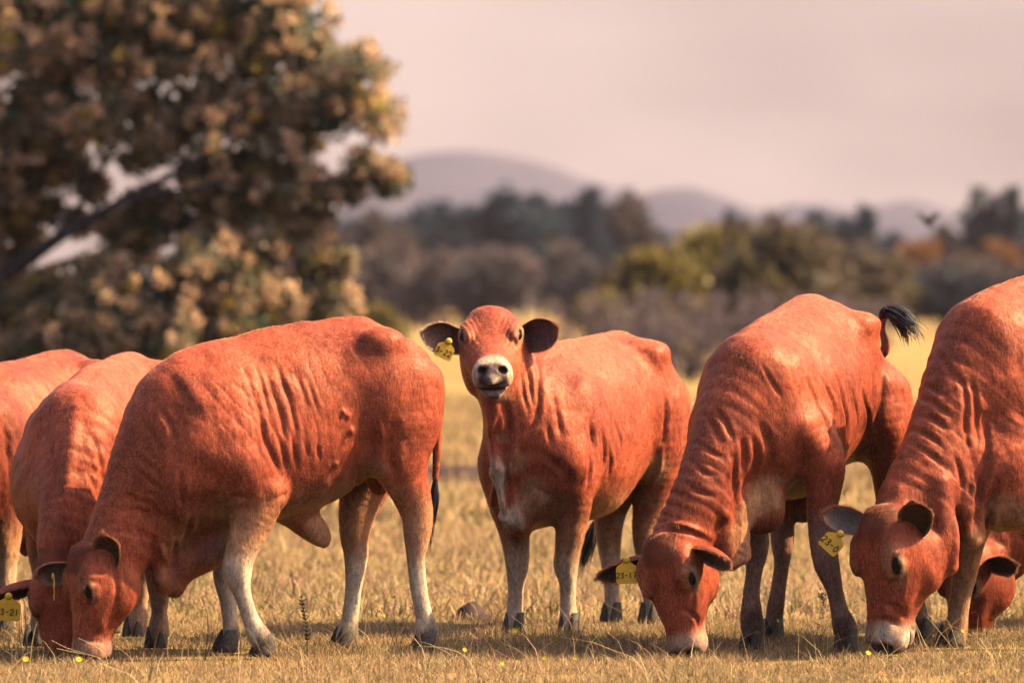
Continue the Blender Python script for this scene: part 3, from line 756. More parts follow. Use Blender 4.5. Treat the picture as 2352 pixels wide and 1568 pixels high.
SPECS = {}
SPECS['C3'] = dict(label='red cow grazing side-on in front, full body left of the one looking up', a=30, u0=965, Y0=.55, seed=3,
    torso=torso((870, 818, 765, 738, 738, 748, 762, 783, 812, 826, 868, 960), (960, 1030, 1075, 1100, 1150, 1180, 1196, 1204, 1230, 1255, 1270, 1180)),
    legs=dict(lf=dict(y=.19, r=[(520, 1010, .19, .09), (560, 1090, .15, .095), (592, 1145, .115, .085), (572, 1215, .088, .07), (552, 1270, .068, .06), (545, 1315, .064, .056), (556, 1360, .045, .042), (575, 1420, .042, .038), (596, 1462, .05, .045), (616, 1492, .042, .04)]),
              rf=dict(y=-.13, r=[(560, 1130, .12, .08), (540, 1210, .08, .065), (522, 1280, .06, .055), (519, 1325, .056, .05), (524, 1380, .042, .038), (530, 1440, .04, .036), (532, 1475, .048, .044), (530, 1500, .044, .04)]),
              lh=dict(y=.16, r=[(905, 880, .20, .09), (905, 970, .18, .10), (915, 1050, .135, .09), (940, 1120, .095, .07), (958, 1180, .075, .058), (958, 1225, .062, .052), (955, 1280, .047, .042), (962, 1350, .044, .038), (973, 1410, .044, .04), (982, 1450, .053, .046), (985, 1478, .044, .042)]),
              rh=dict(y=-.15, r=[(880, 1010, .15, .09), (845, 1100, .12, .085), (822, 1170, .09, .07), (815, 1225, .07, .058), (818, 1275, .056, .046), (812, 1350, .044, .04), (804, 1420, .044, .04), (797, 1465, .052, .046), (797, 1492, .045, .042)])),
    neck=dict(y=0, r=[(500, 950, .25, .20), (420, 975, .225, .17), (362, 1050, .185, .14), (318, 1135, .155, .12), (285, 1210, .14, .112), (262, 1272, .135, .108)]),
    head=dict(poll=(200, 1272, -.20), nose=(172, 1520, -.24), b=27, e=.0, wide=1.0, lid=.0115, mouth=False),
    extra=[dict(y=0, k=.04, r=[(355, 1180, .05, .035), (372, 1260, .055, .03), (385, 1320, .05, .035), (400, 1350, .04, .04)]),
           dict(y=.03, k=.03, r=[(350, 1245, .022, .02), (362, 1280, .024, .022), (366, 1310, .024, .022)]),
           dict(y=.03, k=.03, r=[(372, 1330, .036, .03), (376, 1348, .034, .03)]),
           dict(y=0, k=.06, r=[(420, 1290, .08, .07), (470, 1265, .08, .09), (520, 1230, .08, .1)]),
           dict(y=0, k=.05, r=[(665, 1180, .05, .05), (710, 1205, .06, .045), (738, 1232, .045, .03), (745, 1246, .025, .02)]),
           dict(y=.0, k=.03, r=[(868, 1095, .05, .05), (870, 1115, .04, .04)]),
           dict(y=.0, k=.03, r=[(935, 800, .035, .035), (972, 830, .032, .032), (990, 900, .026, .026), (1003, 1000, .02, .02), (1000, 1100, .014, .014)])],
    tail=[dict(y=0, r=[(1000, 1095), (998, 1140), (990, 1200), (986, 1255)], n=110, spread=.022)],
    ears=[dict(s=1, tip=(238, 1226, -.30), base=(.055, .085, -.085), n=(-.25, -1, .0), w=.060, cup=.6, inn=DARK * .6), dict(s=-1, tip=(84, 1322, -.05), base=(.05, -.09, -.045), n=(-.3, -.9, -.4), w=.052, cup=.9)],
    tags=[dict(u=124, v=1352, Y=-.12, w_px=46, h_px=52, roll=0, nrm=(-1, -.12, 0), txt='23-20')], legpale=(.70, .46), sockz=.46, sock=.95, fet=.75, ribs=.35, muzzle=.35, eyering=.12)
SPECS['C4'] = dict(label='red cow with raised head and yellow ear tag looking straight at the camera', a=65, u0=1478, Y0=2.5, seed=4, q=1.0,
    torso=torso((900, 850, 795, 768, 770, 778, 785, 792, 800, 830, 880, 960), (1000, 1060, 1100, 1120, 1160, 1185, 1195, 1195, 1190, 1190, 1180, 1120), wq=.98),
    legs=dict(rf=dict(t=1.10, r=[(1150, 1060, .13, .085), (1160, 1140, .11, .085), (1178, 1210, .085, .07), (1186, 1265, .07, .058), (1188, 1300, .062, .052), (1185, 1345, .046, .042), (1183, 1400, .045, .043), (1184, 1435, .055, .05), (1185, 1462, .048, .048)]),
              lf=dict(t=1.05, r=[(1320, 1040, .14, .085), (1322, 1120, .115, .085), (1313, 1200, .085, .07), (1304, 1265, .07, .058), (1300, 1295, .064, .056), (1304, 1340, .047, .044), (1305, 1395, .045, .042), (1308, 1435, .052, .048), (1312, 1458, .046, .046)]),
              rh=dict(t=.20, r=[(1430, 1010, .15, .09), (1415, 1100, .12, .085), (1400, 1180, .09, .07), (1398, 1230, .075, .058), (1402, 1290, .05, .046), (1405, 1350, .045, .042), (1407, 1400, .046, .042), (1408, 1432, .052, .048), (1408, 1452, .046, .045)]),
              lh=dict(t=.15, r=[(1525, 920, .18, .09), (1525, 1010, .165, .095), (1515, 1090, .125, .085), (1495, 1160, .09, .07), (1482, 1220, .075, .058), (1485, 1290, .052, .046), (1492, 1350, .045, .042), (1495, 1400, .046, .042), (1495, 1432, .052, .048), (1495, 1452, .046, .045)])),
    neck=dict(t=1.2, lat=(0, 1, 0), r=[(1240, 1010, .22, .19, 1.08), (1205, 950, .20, .155, 1.15), (1172, 890, .18, .13, 1.2), (1148, 830, .16, .118, 1.18), (1138, 780, .14, .112, 1.12)]),
    head=dict(poll=(1127, 752, 1.52), nose=(1131, 842, 1.09), b=90, e=.35, q=1.0, wide=1.12, ey=.089, ez=.012, lid=.0095, dome=True),
    extra=[dict(t=1.3, k=.07, r=[(1138, 915, .05, .03, 1.34), (1140, 985, .06, .024, 1.33), (1150, 1050, .07, .024, 1.31), (1165, 1120, .08, .03, 1.28), (1180, 1175, .08, .045, 1.25), (1195, 1205, .05, .045, 1.22)]),
           dict(t=1.25, k=.06, r=[(1200, 1080, .13, .16, 1.15), (1215, 1140, .11, .14, 1.12), (1240, 1175, .06, .10, 1.08)]),
           dict(t=.0, k=.03, r=[(1500, 830, .035, .035), (1510, 900, .03, .03), (1470, 1020, .02, .02, -.05), (1400, 1150, .015, .015, -.05), (1360, 1210, .014, .014, -.05)])],
    tail=[dict(t=-.05, r=[(1362, 1205), (1352, 1250), (1342, 1290), (1336, 1312)], n=130, spread=.032)],
    ears=[dict(s=1, tip=(1284, 752, 1.38), base=(.02, .095, -.07), n=(-.12, -1, -.1), w=.070, cup=.75, inn=np.array([.26, .12, .10])),
          dict(s=-1, tip=(968, 762, 1.40), base=(.02, -.095, -.07), n=(.25, -1, -.15), w=.066, cup=.9, inn=np.array([.34, .17, .13]), rim=CREAM)],
    tags=[dict(u=1022, v=804, Y=1.30, w_px=42, h_px=40, roll=-24, nrm=(.12, -1, .1), txt='3-22')],
    legpale=(.60, .34), sockz=.40, legamt=.8, sock=.7, fet=.15, ribs=.25, eyering=.45, muzzle=1.0, belly=.9)
SPECS['C5'] = dict(label='red cow grazing with raised black tail switch, right of the one looking up', a=66, u0=1944, Y0=1.42, seed=5,
    torso=torso((960, 880, 778, 702, 682, 690, 706, 726, 745, 775, 840, 950), (1000, 1050, 1070, 1085, 1105, 1130, 1145, 1150, 1160, 1165, 1150, 1080), wq=1.04),
    legs=dict(lf=dict(t=1.02, r=[(1865, 980, .15, .09), (1890, 1060, .12, .09), (1892, 1130, .088, .075), (1888, 1200, .068, .062), (1892, 1262, .064, .058), (1900, 1300, .058, .054), (1916, 1350, .043, .042), (1928, 1400, .045, .042), (1940, 1438, .056, .052), (1946, 1458, .05, .05)]),
              rf=dict(t=1.02, r=[(1700, 1060, .12, .09), (1722, 1150, .10, .075), (1734, 1215, .072, .06), (1736, 1262, .06, .054), (1732, 1310, .046, .042), (1726, 1365, .044, .042), (1726, 1415, .052, .05), (1730, 1448, .052, .054)]),
              rh=dict(t=.45, r=[(1830, 1000, .14, .09), (1805, 1100, .11, .08), (1796, 1180, .075, .058), (1797, 1240, .062, .05), (1796, 1290, .046, .04), (1788, 1350, .042, .038), (1780, 1400, .048, .044), (1778, 1432, .044, .043)]),
              lh=dict(t=.1, r=[(2035, 900, .19, .10), (2045, 990, .17, .10), (2045, 1070, .12, .085), (2050, 1150, .09, .07), (2065, 1230, .07, .056), (2085, 1320, .046, .044), (2105, 1400, .05, .046), (2118, 1440, .046, .045)])),
    neck=dict(t=1.2, r=[(1740, 900, .26, .20, 1.08), (1700, 960, .22, .165, 1.18), (1655, 1050, .175, .135, 1.30), (1618, 1130, .15, .118, 1.40), (1588, 1190, .14, .112, 1.45), (1568, 1235, .135, .11, 1.48)]),
    head=dict(poll=(1524, 1248, .03), nose=(1562, 1488, -.03), b=57, e=.0, q=1.0, wide=1.05),
    extra=[dict(t=1.33, k=.06, r=[(1655, 1120, .06, .05), (1664, 1180, .07, .05), (1672, 1240, .065, .045), (1676, 1290, .045, .036)]),
           dict(t=1.28, k=.05, r=[(1700, 1160, .05, .04), (1704, 1230, .045, .03), (1710, 1278, .035, .026)]),
           dict(t=1.3, k=.03, r=[(1640, 1060, .03, .03, 1.42), (1650, 1120, .035, .03, 1.42), (1662, 1180, .03, .025, 1.42)]),
           dict(t=1.15, k=.06, r=[(1715, 1120, .13, .14), (1730, 1160, .10, .12), (1770, 1165, .06, .10)]),
           dict(t=.42, k=.03, r=[(1845, 1120, .05, .05), (1845, 1175, .045, .045)]),
           dict(t=-.04, k=.03, r=[(1985, 810, .04, .04), (2018, 815, .026, .026), (2034, 797, .019, .019), (2027, 757, .013, .013), (2031, 732, .011, .011)])],
    tail=[dict(t=-.05, r=[(2024, 745), (2038, 714), (2074, 734), (2104, 758), (2114, 776)], n=150, spread=.034, curl=1.3), dict(t=-.05, r=[(2036, 718), (2060, 738), (2078, 764), (2084, 792)], n=60, spread=.022, curl=1.5)],
    ears=[dict(s=-1, tip=(1370, 1326, .17), base=(.04, -.085, -.055), n=(-.2, -.6, -.8), w=.056, cup=.9, inn=GREY * .5), dict(s=1, tip=(1680, 1290, -.15), base=(.04, .095, -.065), n=(-.1, -.75, -.65), w=.058, cup=.9, inn=GREY * .5)],
    tags=[dict(u=1440, v=1314, Y=.06, w_px=50, h_px=52, roll=2, nrm=(-.12, -1, 0), txt='23-17')],
    legpale=(.62, .4), legcol=np.array([.36, .23, .18]), legamt=.7, sock=.0, fet=.9, cuff=GREY, ribs=.3, muzzle=.6)
SPECS['C6'] = dict(label='large red cow grazing at the right edge with its head down by a weed stalk', a=50, u0=2680, Y0=1.5, seed=6, q=1.15,
    torso=torso((790, 750, 700, 655, 632, 622, 625, 634, 652, 676, 742, 850), (960, 1020, 1050, 1080, 1110, 1150, 1180, 1190, 1200, 1210, 1210, 1130), q=1.15),
    legs=dict(rf=dict(t=1.28, r=[(2255, 1110, .13, .10), (2235, 1190, .10, .085), (2222, 1260, .075, .065), (2216, 1310, .062, .056), (2208, 1360, .050, .046), (2200, 1410, .05, .046), (2194, 1445, .06, .054), (2190, 1470, .056, .056)]), lf=.0, lh=.0, rh=.1),
    neck=dict(t=1.4, r=[(2290, 850, .33, .24, 1.22), (2245, 905, .28, .20, 1.34), (2195, 990, .225, .165, 1.48), (2155, 1065, .19, .145, 1.60), (2115, 1130, .17, .135, 1.70), (2088, 1180, .16, .13, 1.76)]),
    head=dict(poll=(2030, 1190, .03), nose=(2006, 1496, .0), b=35, e=.02, wide=1.0),
    extra=[dict(t=1.6, k=.07, r=[(2190, 1060, .06, .03, 1.62), (2215, 1130, .065, .03, 1.6), (2232, 1190, .06, .03, 1.57), (2245, 1235, .045, .03, 1.54)]),
           dict(t=1.7, k=.05, r=[(2160, 1110, .04, .035, 1.74), (2172, 1180, .045, .03, 1.74), (2182, 1245, .04, .028, 1.74), (2186, 1300, .03, .026, 1.73)]),
           dict(t=1.4, k=.08, r=[(2290, 1070, .17, .17, 1.38), (2315, 1140, .13, .14, 1.36), (2350, 1170, .08, .12, 1.3)])],
    ears=[dict(s=1, tip=(2098, 1150, -.12), base=(.05, .09, -.085), n=(-.15, -1, .0), w=.060, cup=.6, inn=DARK * .7), dict(s=-1, tip=(1890, 1180, .2), base=(.05, -.09, -.05), n=(-.2, -.8, .5), w=.050, cup=.9, inn=GREY * .6)],
    tags=[dict(u=1912, v=1245, Y=.07, w_px=50, h_px=48, roll=-42, nrm=(-.1, -1, .1), txt='23-0')],
    legpale=(.62, .38), legamt=.9, sock=.1, fet=.1, ribs=.3, nwr=1.2, muzzle=.6, eyering=.3, nohoof=('lf',))
SPECS['C2'] = dict(label='red cow grazing head-on between the left-edge cow and the side-on one, tag 23-21', a=74, u0=350, Y0=1.62, seed=2, q=.95,
    torso=torso((905, 865, 830, 817, 822, 832, 845, 862, 890, 920, 985, 1080), (1040, 1100, 1140, 1160, 1190, 1210, 1225, 1235, 1250, 1260, 1260, 1200), wq=.86),
    legs=dict(lf=dict(t=1.0, r=[(300, 1080, .13, .09), (330, 1160, .11, .085), (350, 1240, .085, .068), (360, 1310, .065, .056), (365, 1350, .058, .05), (366, 1400, .044, .04), (364, 1450, .052, .048), (362, 1480, .046, .045)]),
              lh=dict(t=.3, r=[(370, 1060, .15, .09), (350, 1160, .11, .08), (335, 1240, .08, .06), (328, 1310, .05, .045), (322, 1380, .045, .042), (314, 1435, .052, .048), (310, 1462, .046, .045)])),
    neck=dict(t=1.2, r=[(190, 1000, .22, .19, 1.08), (180, 1065, .18, .155, 1.2), (168, 1130, .155, .13, 1.28), (158, 1195, .145, .118, 1.34), (150, 1255, .135, .11, 1.38)]),
    head=dict(poll=(138, 1300, .20), nose=(132, 1542, .14), b=72, e=.0, q=1.0),
    extra=[dict(t=1.1, k=.06, r=[(200, 1160, .12, .15), (210, 1230, .10, .12)])],
    ears=[dict(s=-1, tip=(-30, 1375, .16), base=(.06, -.085, -.05), n=(-.1, -.5, -.85), w=.060, cup=.8, inn=GREY * .35)],
    tags=[dict(u=18, v=1398, Y=.08, w_px=58, h_px=54, roll=-4, nrm=(.05, -1, 0), txt='23-21')],
    legpale=(.5, .3), legamt=.6, sock=.3, fet=.5, ribs=.3, muzzle=.2)
SPECS['C1'] = dict(label='red cow at the left edge, flank in shadow, head out of frame', a=60, u0=236, Y0=2.75, seed=1, q=1.0,
    torso=torso((900, 855, 828, 811, 815, 826, 836, 845, 860, 880, 930, 1010), (1060, 1120, 1160, 1180, 1205, 1225, 1235, 1240, 1245, 1245, 1230, 1150)),
    legs=dict(lf=dict(t=1.0, r=[(5, 1080, .14, .09), (8, 1160, .12, .085), (10, 1240, .09, .07), (10, 1300, .066, .056), (10, 1340, .058, .05), (10, 1390, .046, .044), (11, 1430, .055, .05), (12, 1455, .048, .046)])),
    neck=dict(t=1.2, r=[(-70, 1010, .24, .19, 1.1), (-110, 1070, .2, .155, 1.25), (-140, 1150, .16, .13, 1.38), (-160, 1230, .14, .115, 1.45)]),
    head=dict(poll=(-200, 1262, 1.40), nose=(-215, 1470, 1.36), b=50, e=.0, q=1.0),
    extra=[dict(t=.6, k=.05, r=[(85, 1225, .06, .05), (66, 1245, .05, .045), (60, 1262, .03, .03)])],
    ears=[dict(s=1, tip=(-150, 1235, 1.3), n=(-.1, -1, 0), w=.055), dict(s=-1, tip=(-330, 1290, 1.5), n=(-.2, -.9, 0), w=.055)],
    legpale=(.55, .3), sock=.6, fet=.4, ribs=1.2)
SPECS['C7'] = dict(label='red cow behind the right-edge cow, only its lowered head and neck showing', a=25, u0=3010, Y0=2.6, seed=8, q=1.0,
    torso=torso((930, 880, 840, 815, 815, 820, 830, 840, 855, 880, 940, 1030), (1060, 1120, 1160, 1180, 1205, 1225, 1235, 1240, 1245, 1245, 1230, 1150)),
    legs={},
    neck=dict(y=0, r=[(2500, 1050, .24, .19), (2440, 1110, .2, .155), (2370, 1190, .165, .13), (2310, 1250, .15, .12), (2265, 1290, .135, .11)]),
    head=dict(poll=(2215, 1262, 1.75), nose=(2190, 1500, 1.70), b=32, e=.05, q=1.0), extra=[],
    ears=[dict(s=1, tip=(2338, 1296, 1.55), base=(.05, .10, -.06), n=(-.2, -.9, -.35), w=.048, cup=1.0, inn=DARK)],
    legpale=(.5, .3), ribs=.5, muzzle=.3, tone=.85)

SPECS['C3']['strokes'] = [(.016, -.016, [(588, 913), (599, 958), (606, 1003), (619, 1037), (644, 1093)]), (.013, -.011, [(610, 852), (627, 902), (644, 953), (650, 992), (653, 1020)]), (.012, -.010, [(633, 840), (655, 891), (672, 958), (683, 1026)]),
    (.010, -.007, [(678, 857), (695, 902), (706, 941)]), (.010, -.006, [(706, 874), (720, 913), (734, 953)]), (.012, -.009, [(638, 992), (647, 1026), (655, 1070)]), (.011, -.008, [(667, 992), (675, 1037), (681, 1070)]), (.011, -.006, [(700, 1014), (706, 1048)]), (.011, -.006, [(725, 1020), (734, 1054)]),
    (.011, -.007, [(585, 840), (604, 893), (618, 948)]), (.010, -.006, [(560, 850), (580, 905)]), (.012, .008, [(871, 958), (877, 1003), (871, 1048)]), (.022, -.016, [(904, 985), (899, 1048), (908, 1100)]), (.014, -.007, [(824, 1076), (818, 1115), (810, 1149)]), (.012, -.006, [(846, 1080), (842, 1110)]),
    (.016, -.010, [(526, 1156), (543, 1140), (575, 1140)]), (.045, -.010, [(459, 1080), (515, 1105), (545, 1125)]), (.030, .020, [(648, 1110), (652, 1140), (640, 1160)]),
    (.012, -.010, [(314, 1082), (346, 1108), (367, 1124)]), (.012, -.010, [(309, 1040), (335, 1061), (361, 1082)]), (.012, -.009, [(335, 972), (356, 1008), (367, 1040)]), (.012, -.010, [(367, 940), (388, 972), (398, 1008)]), (.011, -.008, [(314, 1166), (346, 1181)]), (.011, -.009, [(288, 1134), (325, 1150), (351, 1160)]), (.011, -.007, [(262, 1218), (293, 1223), (325, 1239)]),
    (.020, -.009, [(403, 940), (403, 1035), (388, 1087), (367, 1124), (356, 1166), (350, 1215), (348, 1250)]), (.014, -.012, [(414, 1082), (414, 1134), (419, 1166)]), (.016, -.016, [(435, 1145), (435, 1218), (424, 1270)]), (.014, -.012, [(466, 1190), (456, 1260)]), (.014, -.012, [(398, 1180), (402, 1260), (396, 1320)]), (.016, .018, [(361, 1228), (372, 1270), (385, 1297)]), (.014, -.010, [(500, 1160), (495, 1230)]), (.03, .012, [(405, 850), (440, 900), (480, 950)]), (.012, .008, [(170, 1378), (192, 1352), (215, 1346)]), (.014, .007, [(222, 1372), (205, 1420), (196, 1460)]), (.012, -.006, [(168, 1410), (160, 1450), (158, 1480)]), (.014, -.010, [(330, 1330), (312, 1400), (285, 1455), (262, 1482)]), (.012, -.007, [(262, 1310), (268, 1350), (262, 1400)]), (.010, -.006, [(200, 1470), (235, 1475)])]
SPECS['C3']['dots'] = [(470, 1165, .085, -.030), (450, 1235, .07, -.018), (560, 1060, .10, .018), (630, 1125, .04, .016), (430, 1010, .09, .012), (330, 1180, .06, -.012), (890, 900, .12, .014), (860, 1020, .05, -.016), (790, 947, .012, .012), (807, 989, .013, .012), (770, 1065, .013, .012), (800, 955, .01, .008), (372, 1335, .03, .02)]
SPECS['C3']['paint'] = [(805, 1140, .12, TAN, .5), (735, 1225, .09, TAN * 1.1, .8), (505, 1265, .07, GREY * 1.2, .5), (870, 1075, .05, TAN, .45), (905, 1130, .04, TAN, .4), (845, 800, (.10, .1, .07), DEEP, .6), (700, 1130, (.2, .2, .07), DEEP, .45), (450, 1180, .14, DEEP, .7), (390, 1150, .10, DEEP, .4), (470, 1230, .10, DEEP, .6), (430, 1290, .10, DEEP, .5)]  # dark chest patches put the shade under the shoulder into the coat colour
SPECS['C4']['dots'] = [(1250, 1090, .07, -.022), (1215, 1040, .05, -.010), (1330, 1060, .07, .014), (1160, 1080, .05, .02), (1440, 880, .15, .012), (1535, 960, .09, .014)]
SPECS['C5']['dots'] = [(1790, 1090, .08, -.020), (1840, 980, .10, .014), (1740, 1120, .06, -.016), (2045, 960, .09, .014), (1900, 820, .14, .010), (1680, 1110, .05, -.012)]
SPECS['C6']['dots'] = [(2290, 990, .07, -.014), (2330, 900, .10, .014), (2180, 930, .07, .010)]
SPECS['C4']['strokes'] = [(.013, -.014, [(1209, 808), (1211, 831), (1220, 899), (1226, 944)]), (.013, -.014, [(1231, 825), (1237, 887), (1234, 956), (1197, 1012)]), (.012, -.010, [(1197, 848), (1203, 899), (1214, 944)]), (.012, -.009, [(1257, 978), (1265, 1024)]), (.016, -.016, [(1353, 967), (1365, 1012), (1365, 1046)]), (.014, -.012, [(1379, 978), (1387, 1024), (1385, 1069), (1368, 1115)]), (.013, -.010, [(1396, 1024), (1402, 1058), (1396, 1098)]), (.012, .008, [(1521, 1024), (1515, 1080), (1492, 1120)]), (.016, -.010, [(1521, 887), (1524, 956), (1521, 1012)]),
    (.014, -.012, [(1197, 1024), (1197, 1052), (1186, 1080)]), (.016, -.012, [(1356, 1058), (1350, 1115)]), (.014, .014, [(1143, 905), (1140, 938), (1129, 984), (1123, 1001)]), (.014, -.014, [(1160, 930), (1168, 975), (1160, 1010)]), (.016, .016, [(1157, 961), (1146, 1001)]), (.015, .018, [(1118, 1012), (1140, 1069), (1135, 1160), (1163, 1194), (1175, 1228)]), (.015, .014, [(1180, 1115), (1186, 1171), (1197, 1222)]), (.015, -.016, [(1160, 1060), (1162, 1130), (1172, 1180)]), (.014, -.010, [(1270, 905), (1280, 960), (1290, 1000)]), (.012, -.007, [(1420, 980), (1428, 1030)]), (.02, -.012, [(1245, 1040), (1290, 1075), (1310, 1110)]), (.014, -.008, [(1230, 1120), (1260, 1140)])]
SPECS['C4']['paint'] = [(1140, 1120, (.07, .05, .16), CREAM, .8), (1180, 1190, .07, CREAM, .7), (1225, 1150, (.1, .1, .08), TAN * 1.1, .8), (1220, 1120, .06, TAN, .6), (1190, 1060, .06, TAN, .5), (1500, 1080, .09, TAN * 1.1, .6), (1440, 1150, (.2, .2, .06), TAN, .5), (1425, 1195, .05, CREAM, .6), (1440, 780, (.16, .08, .03), DEEP, .6), (1152, 1005, .03, TAN, .5)]
SPECS['C5']['strokes'] = [(.012, -.010, [(1803, 715), (1773, 733), (1761, 757)]), (.018, -.018, [(1857, 876), (1875, 918), (1899, 966), (1914, 1014), (1920, 1040)]), (.013, -.012, [(1881, 864), (1905, 906), (1917, 954), (1926, 1002)]), (.013, -.012, [(1917, 870), (1935, 918), (1946, 966), (1946, 1010)]), (.012, -.010, [(1953, 882), (1964, 930), (1970, 985)]), (.012, -.010, [(1982, 894), (1991, 942), (1991, 990)]), (.018, -.014, [(2024, 829), (2027, 900), (2015, 954), (2018, 1002)]),
    (.012, -.010, [(1618, 948), (1636, 978), (1654, 1014)]), (.012, -.010, [(1636, 930), (1666, 972), (1684, 1014)]), (.012, -.010, [(1600, 1014), (1636, 1038), (1660, 1050)]), (.016, -.014, [(1702, 1002), (1708, 1050), (1702, 1097)]), (.016, -.014, [(1732, 1014), (1738, 1050), (1726, 1109)]), (.016, -.016, [(1684, 1050), (1693, 1103), (1690, 1169)]), (.012, .012, [(1523, 1205), (1564, 1205), (1600, 1217), (1636, 1235)]), (.012, -.012, [(1530, 1216), (1566, 1218), (1610, 1232)]), (.012, -.009, [(1590, 1060), (1620, 1085), (1650, 1095)]), (.012, -.008, [(1575, 1110), (1605, 1130), (1640, 1140)]), (.02, -.012, [(1740, 960), (1765, 1020), (1770, 1070)]), (.010, -.007, [(1750, 840), (1775, 880), (1795, 910)]), (.05, .015, [(1830, 960), (1860, 1010), (1880, 1050)]), (.012, .008, [(1548, 1345), (1566, 1318), (1596, 1316)]), (.012, .007, [(1600, 1370), (1598, 1410), (1590, 1440)]), (.010, -.008, [(1560, 1395), (1580, 1402), (1600, 1420)]), (.010, -.007, [(1585, 1400), (1600, 1425), (1610, 1450)]), (.014, -.009, [(1645, 1330), (1630, 1400), (1612, 1450)])]
SPECS['C5']['paint'] = [(1700, 1230, .08, TAN * 1.1, .6), (1710, 1280, .06, TAN * 1.15, .6), (1720, 1180, .08, TAN, .7), (1760, 1140, .10, TAN, .8), (1820, 1120, .10, GREY * 1.4, .7), (1700, 960, (.08, .06, .12), DEEP, .5), (1780, 760, (.12, .06, .05), DEEP, .5), (1740, 1440, .07, DARK, .8), (1935, 1445, .07, DARK, .8)]
SPECS['C6']['strokes'] = [(.012, -.012, [(2110, 878), (2142, 891), (2173, 910)]), (.013, -.013, [(2110, 910), (2148, 929), (2180, 954)]), (.013, -.013, [(2104, 954), (2142, 961), (2173, 986)]), (.013, -.012, [(2091, 986), (2129, 999), (2167, 1030)]), (.012, -.010, [(2090, 1020), (2125, 1035), (2160, 1060)]), (.013, -.012, [(2192, 853), (2218, 904), (2218, 980), (2230, 1056)]), (.014, -.013, [(2230, 878), (2243, 942), (2249, 1018)]), (.015, -.015, [(2262, 954), (2268, 1018), (2256, 1081)]), (.014, -.014, [(2192, 1043), (2211, 1100), (2205, 1144)]),
    (.018, .022, [(2233, 1100), (2237, 1157), (2218, 1195)]), (.018, .020, [(2218, 1208), (2230, 1246), (2249, 1246)]), (.018, .020, [(2294, 1043), (2256, 1144), (2249, 1182)]), (.018, .018, [(2306, 1106), (2287, 1195), (2294, 1227)]), (.016, .016, [(2192, 1182), (2195, 1240), (2189, 1303)]), (.016, -.018, [(2270, 1060), (2240, 1150), (2238, 1200)]), (.016, -.016, [(2290, 1110), (2268, 1190)]), (.010, .006, [(1985, 1418), (2040, 1410), (2080, 1430)]), (.010, -.006, [(1980, 1428), (2030, 1422), (2070, 1440)]), (.012, -.008, [(2035, 1385), (2060, 1395)]), (.012, -.009, [(2150, 800), (2175, 840), (2190, 880)]), (.012, .008, [(2030, 1290), (2050, 1270), (2085, 1272)]), (.014, .008, [(2085, 1318), (2075, 1360), (2062, 1400)]), (.012, -.007, [(2035, 1330), (2025, 1390), (2010, 1430)]), (.014, -.010, [(2205, 1330), (2180, 1400), (2140, 1450), (2100, 1478)]), (.010, -.008, [(2090, 1440), (2105, 1452), (2112, 1470)]), (.03, .008, [(2130, 1300), (2150, 1360)])]
SPECS['C6']['paint'] = [(2310, 1190, .12, TAN * 1.1, .8), (2290, 1215, .05, CREAM, .5), (2240, 1240, .06, TAN, .5), (2030, 1460, .07, CREAM, .6), (2085, 1470, .05, CREAM, .6), (1985, 1470, .05, DARK * 2, .6), (2040, 1300, (.12, .06, .12), TAN * .8, .35)]
SPECS['C2']['strokes'] = [(.03, .022, [(175, 935), (165, 1000), (155, 1080), (148, 1180), (140, 1260)]), (.02, .012, [(175, 935), (230, 860), (290, 822)]), (.014, -.010, [(110, 1000), (125, 1080), (115, 1160)]), (.014, -.010, [(215, 1000), (230, 1060), (240, 1120)]), (.012, -.008, [(200, 1080), (222, 1130)])]

SPECS['C1']['strokes'] = [(.014, -.012, [(10, 960), (18, 1040), (20, 1120)]), (.014, -.012, [(35, 970), (40, 1040), (40, 1120)]), (.014, -.010, [(55, 980), (60, 1050), (58, 1110)])]
for _k, _h in (('C3', .0068), ('C4', .0068), ('C5', .0068), ('C6', .0070), ('C2', .0085), ('C1', .010), ('C7', .0095)): SPECS[_k]['h'] = _h
for _k, _n in (('C3', 130000), ('C4', 100000), ('C5', 110000), ('C6', 120000), ('C2', 60000), ('C1', 40000), ('C7', 40000)): SPECS[_k]['hair'] = _n
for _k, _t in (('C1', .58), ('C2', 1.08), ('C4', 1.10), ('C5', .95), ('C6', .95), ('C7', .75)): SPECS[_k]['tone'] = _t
SPECS['C4']['noext'] = True; SPECS['C4']['eyering'] = .18; SPECS['C4']['muzzle'] = .8

# ------------------------------------------------------------------ ground and hills
def mat_ground():
    k = N('dry_pasture'); g = k.n('NewGeometry')
    mpn = k.n('Mapping'); k.l(g.outputs['Position'], mpn.inputs[0]); mpn.inputs['Scale'].default_value = (1, .35, 1)
    a = k.n('TexNoise', Scale=.9, Detail=6.0, Roughness=.65); k.l(mpn.outputs[0], a.inputs[0])
    b = k.n('TexNoise', Scale=.05, Detail=4.0, Roughness=.55); k.l(g.outputs['Position'], b.inputs[0])
    c = k.n('TexNoise', Scale=14.0, Detail=5.0, Roughness=.7); k.l(g.outputs['Position'], c.inputs[0])
    base = k.ramp(a.outputs[0], [(.28, (.13, .095, .035)), (.45, (.27, .165, .062)), (.6, (.38, .235, .085)), (.8, (.46, .30, .12))])
    far = k.ramp(b.outputs[0], [(.3, (.17, .115, .036)), (.5, (.33, .20, .065)), (.72, (.46, .27, .09))])
    m = k.mix(.5, base, far); fine = k.ramp(c.outputs[0], [(.3, (.62, .62, .62)), (.7, (1.3, 1.3, 1.3))]); m = k.mix(1.0, m, fine, 'MULTIPLY')
    bn = k.n('Bump', Strength=.9, Distance=.05); k.l(c.outputs[0], bn.inputs['Height'])
    return k.set(Base_Color=m, Roughness=.95, Specular_IOR_Level=.1, Normal=bn.outputs[0])
M['ground'] = mat_ground()
